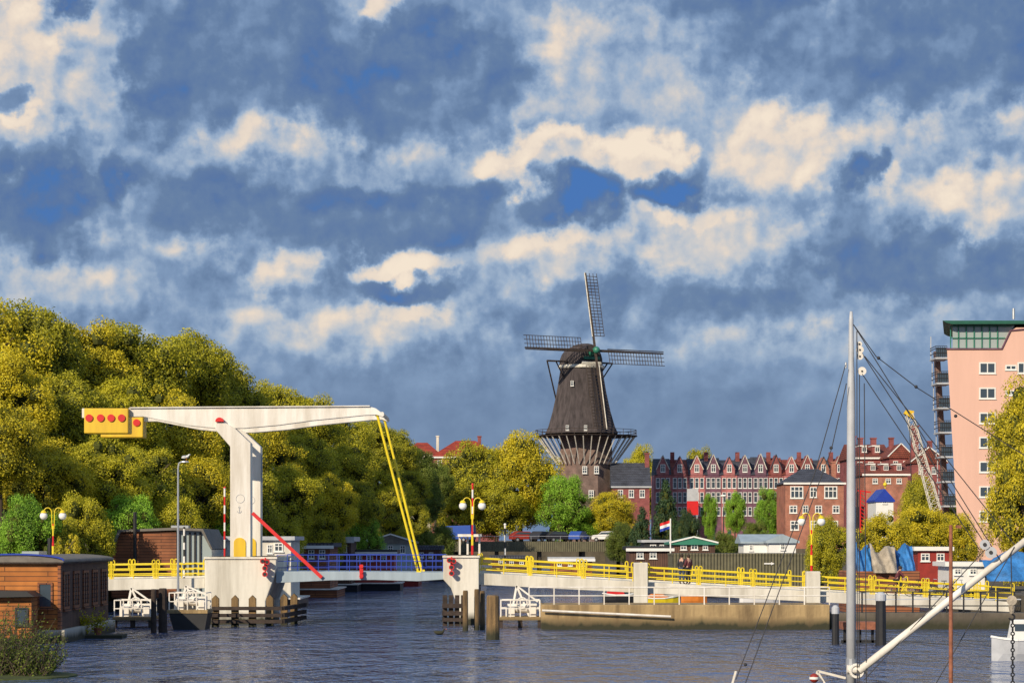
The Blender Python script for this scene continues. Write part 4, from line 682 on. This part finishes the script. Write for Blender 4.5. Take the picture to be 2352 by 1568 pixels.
P(MB().bar(Q(1870,1568,Y),Q(1878,1540,Y),.06).bar(Q(1878,1540,Y),Q(1942,1556,Y),.06).bar(Q(1880,1545,Y),Q(1895,1570,Y),.05),'pulpit_rail','white',r); P(MB().bar(Q(1690,1540,Y),Q(1680,1575,Y),.05),'stay_fitting','white',r)
b_=T('buoy','red and white buoy hanging at the barge rail left of the mast','buoy',Q(1870,1560,Y-.2)); P(MB().ball(Q(1870,1556,Y-.2),.12),'float','dred',b_,smooth=True); P(MB().lathe([(.125,-.03),(.125,.03)],Q(1870,1556,Y-.2),16),'band','frame',b_)
r=T('cargo_hook','black hook block on a chain at the right edge','hook',Q(2325,1568,Y-.3)); P(MB().tube(Q(2322,1268,Y-.3),Q(2324,1370,Y-.3),.014,n=5),'rope','rope',r)
h_=P(MB().tube(Q(2324,1378,Y-.38),Q(2324,1378,Y-.22),.13,n=16).tube(Q(2324,1390,Y-.3),Q(2324,1408,Y-.3),.09,.05),'block','tarpg',r); P(MB().ring(Q(2324,1416,Y-.3),.07,.025,a0=-PI*.9,a1=PI*.5),'hook','black',h_)
cl=MB()
for i in range(17): cl.ring(Q(2326,1426+i*9.4,Y-.3),.045,.018,axis='y' if i%2 else 'x',n=8)
P(cl,'chain','black',r)
Y=117; r=T('raft','small planked raft with pot plants beside the orange houseboat','raft',(X(215,Y),Y,0)); P(MB().box(X(160,Y),X(280,Y),Y,Y+1.6,-.1,.16),'deck','pile',r,bev=.03); P(MB().box(X(165,Y),X(275,Y),Y+.2,Y+1.4,-.3,-.1),'float','black',r)
# ---------------------------------------------------------------- trees
def leaf_mesh(seed,n,ls,ncl,shape='round'):
    rn=np.random.RandomState(seed); C=[];R=[]
    while len(C)<ncl:
        p=rn.uniform(-1,1,3); d=np.linalg.norm(p)
        if d>1: continue
        if shape=='cone':
            w_=(1-(p[2]+1)/2)*.95+.05; p=np.array([p[0]*w_,p[1]*w_,p[2]]); rr=.13+.1*w_
        else:
            if d<.4: continue
            p=p/d*(.46+.42*rn.rand()); rr=rn.uniform(.09,.27)
        C.append(p);R.append(rr)
    C=np.array(C);R=np.array(R); pr=R**2/np.sum(R**2); ci=rn.choice(ncl,n,p=pr)
    dr_=rn.normal(size=(n,3)); dr_/=np.linalg.norm(dr_,axis=1)[:,None]; flip=(dr_*C[ci]).sum(1)<-.15; dr_[flip]*=-1
    rad=R[ci]*(.6+.78*rn.beta(2,2.2,n)); pos=C[ci]+dr_*rad[:,None]*np.array([1,1,.85])
    nm=dr_*.95+rn.normal(size=(n,3))*.55; nm/=np.linalg.norm(nm,axis=1)[:,None]
    a=np.cross(nm,rn.normal(size=(n,3))); a/=np.linalg.norm(a,axis=1)[:,None]; b=np.cross(nm,a); s=(ls*rn.uniform(.6,1.35,n))[:,None]
    V=np.empty((n,4,3)); V[:,0]=pos-a*s*.5; V[:,1]=pos+b*s*.35; V[:,2]=pos+a*s*.55; V[:,3]=pos-b*s*.35
    vs=V.reshape(-1,3); fs=np.arange(4*n).reshape(-1,4)
    me=bpy.data.meshes.new('crown'); iv=[];if_=[]
    for c,r0 in zip(C,R):
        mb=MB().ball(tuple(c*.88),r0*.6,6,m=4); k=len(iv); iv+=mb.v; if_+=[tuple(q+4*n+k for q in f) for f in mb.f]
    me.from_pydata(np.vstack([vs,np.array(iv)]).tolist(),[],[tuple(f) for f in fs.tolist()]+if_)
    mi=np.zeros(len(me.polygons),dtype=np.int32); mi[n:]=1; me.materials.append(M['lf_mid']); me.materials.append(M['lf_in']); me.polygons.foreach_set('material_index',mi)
    return me
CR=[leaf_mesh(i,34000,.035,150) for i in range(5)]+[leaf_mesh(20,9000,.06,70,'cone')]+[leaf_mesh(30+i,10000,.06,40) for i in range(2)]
def trunk_mesh(seed):
    rn=random.Random(seed); mb=MB().lathe([(.05,0),(.035,.12),(.028,.45),(.012,.8)],(0,0,0),9)
    for i in range(9):
        a=rn.uniform(0,2*PI); z0=rn.uniform(.3,.65); l=rn.uniform(.15,.28); p=Vector((0,0,z0)); q=Vector((math.cos(a)*l,math.sin(a)*l,z0+rn.uniform(.1,.2))); mb.tube(p,q,.014,.005,n=5); mb.tube(q,q+Vector((math.cos(a+.6)*.08,math.sin(a+.6)*.08,.05)),.005,.002,n=4)
    return mk(mb,'trunk','bark')
TK=[trunk_mesh(i) for i in range(3)]
def tree(lab,px,yt,Y,Rp,var,lm,gz,bot=None,name='tree',grp=None,seed=0):
    x=X(px,Y); R=Rp/F*Y; zt_=Z(yt,Y)
    rz=R*1.05 if bot is None else (zt_-bot)/2
    r=T(name,lab,'tree' if name in('tree','pine_tree') else 'shrub',(x,Y,gz),grp)
    c=bpy.data.objects.new('crown',CR[var]); COL.objects.link(c); c.parent=r; c.location=(0,0,zt_-rz-gz); c.scale=(R,R,rz); c.rotation_euler=(0,0,seed*1.37)
    c.material_slots[0].link='OBJECT'; c.material_slots[0].material=M[lm]
    k=bpy.data.objects.new('trunk' if name!='shrub' else 'stem',TK[seed%3]); COL.objects.link(k); k.parent=r; hh=(zt_-gz)*.95; k.scale=(min(hh*.6,R*2),min(hh*.6,R*2),hh)
    return r
ordn=['first','second','third','fourth','fifth','sixth','seventh','eighth','ninth','tenth','eleventh','twelfth','thirteenth','fourteenth']
back=[(-60,672,185,170),(60,678,190,150),(180,722,200,135),(310,730,206,150),(430,755,213,120),(520,826,222,105),(620,866,235,100),(700,896,250,90),(780,942,262,85),(850,956,278,75),(910,984,290,65),(955,1020,310,60),(1000,1062,338,50)]
mid=[(10,800,172,130),(140,850,180,125),(270,860,185,125),(390,880,192,120),(500,930,200,110),(600,960,212,100),(700,990,228,90),(790,1010,245,80),(868,1040,262,76),(930,1070,285,60),(975,1100,318,50)]
front=[(0,915,160,115),(102,1000,166,115),(230,990,172,115),(340,1010,178,110),(450,1040,184,105),(560,1050,192,95),(655,1060,205,90),(745,1080,222,80),(820,1090,240,70),(885,1110,258,60),(940,1140,285,50)]
k=0
for row,rl_ in ((back,'skyline row'),(mid,'middle row'),(front,'lower front row')):
    for i,a in enumerate(row):
        lm='lf_gold' if (row is front and i in(0,1,4,7)) or (row is mid and i in (0,3,5)) or (row is back and i in (0,2)) else 'lf_dark' if (row is back and i in (11,12)) or (row is mid and i>9) else 'lf_mid'
        tree('%s tree from the left in the %s of the wooded left bank'%(ordn[i],rl_),a[0],a[1],a[2],a[3],k%5,lm,1.5 if a[2]<346 else 4.36,grp='trees of the left bank, '+rl_,seed=k); k+=1
fill=[(60,1010,178,105),(185,1030,182,100),(300,1050,188,95),(510,1060,206,85),(860,1095,270,62)]
for i,a in enumerate(fill): tree('%s tree from the left standing in the gaps behind the lower front row'%ordn[i],a[0],a[1],a[2],a[3],(i+2)%5,'lf_mid',1.5,grp='gap filling trees of the left bank',seed=i+90)
sh=[(60,1130,150,85),(125,1160,152,70),(190,1120,156,80),(300,1125,168,80),(400,1130,174,75),(520,1150,184,70),(640,1160,196,70),(740,1170,220,60),(830,1170,240,55),(900,1180,262,50),(960,1190,290,45),(1012,1195,322,40)]
for i,(a,b_,y,rp) in enumerate(sh): tree('%s leafy shrub from the left at the water edge behind the houseboats'%ordn[i],a,b_,y,rp,i%5,('lf_green','lf_mid','lf_mid','lf_green','lf_mid')[i%5] if i<10 else 'lf_dark',1.5,bot=1.0,name='shrub',grp='shrubs along the left bank',seed=i+40)
tree('golden bush behind the left double globe lamp',150,1215,146,45,6,'lf_gold',1.5,bot=1.2,name='shrub',seed=3)
others=[('large olive tree left of the windmill gallery',1195,985,352,95,0,'lf_gold',4.36,6),('broad tree at the left of the central tree pair',1085,1003,350,95,1,'lf_mid',4.36,6),('low tree below the central pair over the bridge rail',1140,1090,347,85,2,'lf_mid',4.36,4.6),('low dark tree at the left foot of the central pair',1050,1120,347,60,3,'lf_mid',4.36,4.6),('bright fresh green tree in front of the windmill base',1292,1084,348,66,3,'lf_green',4.36,4.6),('light green bushy tree right of the windmill base',1405,1125,349,62,4,'lf_gold',4.36,4.6),('small fresh tree filling the gap below the windmill',1350,1165,350,45,1,'lf_green',4.36,4.5),
('slender fresh green street tree before the pink terrace',1630,1128,346.5,20,3,'lf_green',4.36,5),('slender fresh green street tree before the purple terrace',1688,1125,346.5,27,4,'lf_green',4.36,5),('bright green tree before the maroon terrace',1768,1112,346.5,38,2,'lf_green',4.36,4.6),
('distant olive treetop left of the terrace roofs',1470,1016,520,50,0,'lf_mid',4.36,8),('distant olive treetop above the pink terrace',1600,1016,520,46,2,'lf_mid',4.36,8),
('yellow green willow left part beside the mast',1900,1180,172,58,0,'lf_mid',1.6,1.7),('yellow willow right of the mast above the blue tarpaulin',2030,1168,185,80,1,'lf_gold',1.6,1.7),('yellow green willow below the crane',2120,1150,190,85,2,'lf_gold',1.6,1.7),('olive tree at the foot of the pink block',2195,1170,200,60,3,'lf_gold',1.6,1.7),('dark green tree behind the crane base',2110,1085,240,48,4,'lf_mid',1.6,3),
('tall yellow green tree at the right edge against the pink block',2385,855,175,125,0,'lf_gold',1.6,7.0),('lower tree under the tall right edge tree',2350,1010,168,88,3,'lf_gold',1.6,1.8),('dark bush behind the olive hut',1660,1215,235,45,1,'lf_dark',1.6,1.6),('dark green bush left of the white shed',1730,1190,300,40,2,'lf_dark',1.6,1.6),('dark bush beside the road bridge right end',1430,1195,326,45,0,'lf_dark',1.6,1.6)]
for i,(lab,a,b_,y,rp,v,lm,gz,bt) in enumerate(others): tree(lab,a,b_,y,rp,v,lm,gz,bot=bt,seed=i+60)
tree('dark blue green conifer left of the red sign',1530,1104,300,55,5,'lf_pine',1.6,bot=1.8,name='pine_tree',seed=1); tree('lower dark conifer on the left side of the big one',1475,1165,295,46,5,'lf_pine',1.6,bot=1.8,name='pine_tree',seed=2); tree('dark rounded conifer on the right side of the big one',1578,1165,298,34,0,'lf_pine',1.6,bot=1.8,name='pine_tree',seed=3)
for i,px in enumerate((-300,-100,100,300,520,760,1900,2150,2400,2650)): tree('%s distant tree from the left beyond all the buildings'%ordn[i],px,1130,700,170,i%5,'lf_dark',4.36,bot=4.6,grp='distant trees',seed=i)
# twiggy bush bottom left
r=T('waterside_bush','dark twiggy bush in the bottom left corner','bush',(X(50,84),84,0)); rn=random.Random(5); tw=MB(); lv=MB()
for i in range(420):
    b0=Vector((X(rn.uniform(-60,110),84),84+rn.uniform(-1.0,1.5),.08)); a=rn.uniform(-.9,.9); l=rn.uniform(.9,2.7)*(1-.3*abs(a))*(1 if b0.x<X(70,84) else .7); p=b0; d=Vector((math.sin(a),rn.uniform(-.3,.3),math.cos(a))).normalized()
    for s in range(4):
        q=p+d*l/4; tw.tube(p,q,.014-.003*s,n=4); 
        for z in range(6):
            c=p+(q-p)*rn.random()+Vector((rn.gauss(0,.06),rn.gauss(0,.05),rn.gauss(0,.06))); u=Vector((rn.gauss(0,1),rn.gauss(0,1),rn.gauss(0,1))).normalized()*rn.uniform(.03,.06); v=u.cross(Vector((rn.gauss(0,1),rn.gauss(0,1),rn.gauss(0,1)))).normalized()*.025
            lv.add([c-u,c+v,c+u,c-v],[(0,1,2,3)])
        p=q; d=(d+Vector((rn.gauss(0,.18),rn.gauss(0,.1),.05))).normalized()
P(tw,'twigs','bark',r); P(lv,'leaves','lf_dark',r)
S(MB().lathe([(3.0,-1),(2.5,.05),(1.4,.12),(.05,.14)],(X(5,84),84.5,0),18),'bank_edge','grass',None,None,kind='structure')
rn=random.Random(9)
for i,(px,lab) in enumerate(((190,'left leafy plant on the raft'),(225,'right leafy plant on the raft'))):
    r=T('potted_plant',lab,'plant',(X(px,117.6),117.6,.16)); P(MB().lathe([(.16,.16),(.22,.5)],(X(px,117.6),117.6,0),12),'pot','rust',r); lv=MB()
    for q in range(260):
        c=Vector((X(px,117.6)+rn.gauss(0,.25),117.6+rn.gauss(0,.2),.75+rn.gauss(0,.22))); u=Vector((rn.gauss(0,1),rn.gauss(0,1),rn.gauss(0,1))).normalized()*.08; v=u.cross(Vector((rn.random(),rn.random(),rn.random()))).normalized()*.04; lv.add([c-u,c+v,c+u,c-v],[(0,1,2,3)])
    P(lv,'leaves','lf_mid',r)
# ---------------------------------------------------------------- figures
def skinned(name,vs,es,rs,mt,par,sub=1):
    me=bpy.data.meshes.new(name); me.from_pydata([tuple(v) for v in vs],es,[]); me.materials.append(M[mt]); o=bpy.data.objects.new(name,me); COL.objects.link(o); o.parent=par
    md=o.modifiers.new('Skin','SKIN'); md.use_smooth_shade=True
    for i,q in enumerate(me.skin_vertices[0].data): q.radius=(rs[i],rs[i]) if not isinstance(rs[i],tuple) else rs[i]; q.use_root=(i==0)
    s=o.modifiers.new('Subsurf','SUBSURF'); s.levels=sub; s.render_levels=sub; return o
def person(lab,loc,rz,top,bot,j=None):
    J=dict(pel=(0,0,.95),sp=(0,.01,1.18),ch=(0,0,1.36),nk=(0,0,1.49),hd=(0,-.01,1.59),tp=(0,-.01,1.68))
    for s,n_ in ((-1,'l'),(1,'r')): J.update({n_+'sh':(s*.18,0,1.41),n_+'el':(s*.24,.03,1.13),n_+'wr':(s*.23,-.05,.89),n_+'hp':(s*.1,0,.9),n_+'kn':(s*.11,-.02,.5),n_+'an':(s*.11,.02,.09),n_+'to':(s*.12,-.14,.04)})
    if j: J.update(j)
    V3=Vector; r=T('person',lab,'person',(0,0,0))
    names=['pel','sp','ch','nk','hd','tp']; vs=[J[n_] for n_ in names]; rs=[(.14,.1),(.13,.1),(.15,.1),.055,.09,.06]; es=[(0,1),(1,2),(2,3),(3,4),(4,5)]
    for n_ in 'lr':
        b=len(vs); vs+=[J[n_+'sh'],J[n_+'el'],J[n_+'wr']]; rs+=[.055,.042,.028]; es+=[(2,b),(b,b+1),(b+1,b+2)]
        w_=V3(J[n_+'wr']); d=(w_-V3(J[n_+'el'])).normalized(); hpt=w_+d*.07; hb=len(vs); vs.append(tuple(hpt)); rs.append(.03); es.append((b+2,hb))
        sd=d.cross(V3((1,0,0))).normalized()
        for q,(off,ln) in enumerate(((-.03,.06),(-.01,.075),(.01,.08),(.03,.07),(-.045,.03))):
            k=len(vs); p1=hpt+sd*off+d*.03; vs+=[tuple(p1),tuple(p1+d*ln+V3((.01,0,0)))]; rs+=[.009,.007]; es+=[(hb,k),(k,k+1)]
        b=len(vs); vs+=[J[n_+'hp'],J[n_+'kn'],J[n_+'an'],J[n_+'to']]; rs+=[.08,.055,.038,.035]; es+=[(0,b),(b,b+1),(b+1,b+2),(b+2,b+3)]
    skinned('body',vs,es,rs,'skin',r)
    vs=[J['sp'],J['pel'],J['ch'],(J['nk'][0],J['nk'][1],J['nk'][2]-.05)]; rs=[(.16,.125),(.165,.13),(.18,.13),.075]; es=[(0,1),(0,2),(2,3)]
    for n_ in 'lr': b=len(vs); vs+=[J[n_+'sh'],J[n_+'el'],J[n_+'wr']]; rs+=[.075,.06,.045]; es+=[(2,b),(b,b+1),(b+1,b+2)]
    skinned('jacket',vs,es,rs,top,r)
    vs=[J['pel']]; rs=[(.15,.12)]; es=[]
    for n_ in 'lr': b=len(vs); vs+=[J[n_+'hp'],J[n_+'kn'],J[n_+'an']]; rs+=[.1,.075,.06]; es+=[(0,b),(b,b+1),(b+1,b+2)]
    skinned('trousers',vs,es,rs,bot,r)
    for n_ in 'lr': skinned('shoe',[J[n_+'an'],J[n_+'to']],[(0,1)],[.05,.045],'rubber',r)
    h=V3(J['hd']); P(MB().ball((h.x,h.y+.03,h.z+.045),.108,12,(1,1.05,1)),'hair','hair',r,smooth=True)
    P(MB().ball((h.x,h.y-.11,h.z-.005),.018),'nose','skin',r)
    r.location=loc; r.rotation_euler=(0,0,rz); return r
zd=lambda px:Z(ry(px)+36.5,137.5)
person('person in dark jacket standing on the approach deck, left of the pair',(X(1566,138.6),138.6,zd(1566)),2.6,'cloth1','denim'); person('person in maroon jacket standing on the approach deck, right of the pair',(X(1581,138.3),138.3,zd(1581)),-2.4,'cloth2','cloth1',{'rwr':(.12,-.22,1.12),'rel':(.25,-.02,1.12)})
def bicycle(lab,loc,rz,mt='black'):
    r=T('bicycle',lab,'bicycle',(0,0,0),'bicycles on the bridge approach')
    for x in (-.53,.53):
        w_=P(MB().ring((x,0,.34),.33,.02,n=20),'wheel','rubber',r); sp=MB()
        for i in range(8): a=PI*i/8; sp.tube((x+.32*math.cos(a),0,.34+.32*math.sin(a)),(x-.32*math.cos(a),0,.34-.32*math.sin(a)),.004,n=4)
        P(sp,'spokes','metal',w_)
    P(MB().path([(-.53,0,.34),(-.15,0,.32),(-.28,0,.82),(-.53,0,.34)],.017).path([(-.15,0,.32),(.38,0,.72),(-.26,0,.76)],.02).path([(.35,0,.95),(.38,0,.8),(.53,0,.34)],.018),'frame',mt,r)
    P(MB().path([(.15,-.28,1.0),(.34,-.2,1.02),(.35,.2,1.02),(.15,.28,1.0)],.014),'handlebar','metal',r); P(MB().prismz([(-.42,-.08),(-.42,.08),(-.1,.02),(-.1,-.02)],.88,.93).tube((-.28,0,.8),(-.27,0,.9),.015),'saddle','rubber',r)
    P(MB().path([(-.15,.14,.2),(-.15,.08,.2),(-.15,.06,.32),(-.15,-.06,.32),(-.15,-.08,.44),(-.15,-.14,.44)],.014),'crank','metal',r)
    r.location=loc; r.rotation_euler=(0,0,rz); return r
bc=bicycle('black bicycle ridden down the right approach',(X(2068,138.8),138.8,zd(2068)),0)
person('person in maroon top riding a bicycle down the right approach',(X(2068,138.8)-.25,138.8,zd(2068)),PI/2,'cloth2','cloth1',dict(pel=(0,0,.98),sp=(0,-.08,1.18),ch=(0,-.18,1.36),nk=(0,-.24,1.48),hd=(0,-.27,1.58),tp=(0,-.27,1.67),lsh=(-.18,-.18,1.4),rsh=(.18,-.18,1.4),lel=(-.24,-.36,1.2),rel=(.24,-.36,1.2),lwr=(-.24,-.42,1.05),rwr=(.24,-.42,1.05),lkn=(-.1,-.33,.72),rkn=(.1,-.25,.62),lan=(-.12,-.12,.34),ran=(.12,-.1,.26),lto=(-.13,-.25,.28),rto=(.13,-.24,.2)))
for i,(px,rz) in enumerate(((2120,.1),(2158,3.0),(2196,.25))): dup(bc,(X(px,143.8),143.8,zd(px)),rz,['parked bicycle behind the cyclist','middle parked bicycle near the far railing','rightmost parked bicycle near the far railing'][i])
# birds
r=T('duck','brown duck swimming in front of the narrow pier','duck',(X(1010,122),122,0)); r.rotation_euler=(0,0,0)
skinned('body',[(0,0,.08),(-.18,0,.1),(-.3,0,.17),(.14,0,.1),(.2,0,.22),(.22,0,.3),(.3,0,.29)],[(0,1),(1,2),(0,3),(3,4),(4,5),(5,6)],[.11,.09,.03,.08,.04,.05,.018],'pile',r)
P(MB().prismz([(X(1010,122)+.29,121.98),(X(1010,122)+.29,122.02),(X(1010,122)+.36,122.0)],.27,.29),'bill','orange',r)
r=T('seagull','white seagull perched on the grey street light','seagull',Q(428,1057,136)); 
skinned('body',[(0,0,.2),(-.15,0,.17),(-.28,0,.15),(.1,0,.24),(.15,0,.33),(.23,0,.33)],[(0,1),(1,2),(0,3),(3,4),(4,5)],[.085,.07,.02,.06,.05,.015],'frame',r)
o0=Q(428,1057,136); P(MB().ball((o0[0]-.08,o0[1],o0[2]+.22),.1,10,(1.8,.9,.6)),'wings','grey',r,smooth=True)
for s in (-.03,.03): P(MB().tube((o0[0],o0[1]+s,o0[2]-.06),(o0[0],o0[1]+s,o0[2]+.13),.01),'leg','orange',r)
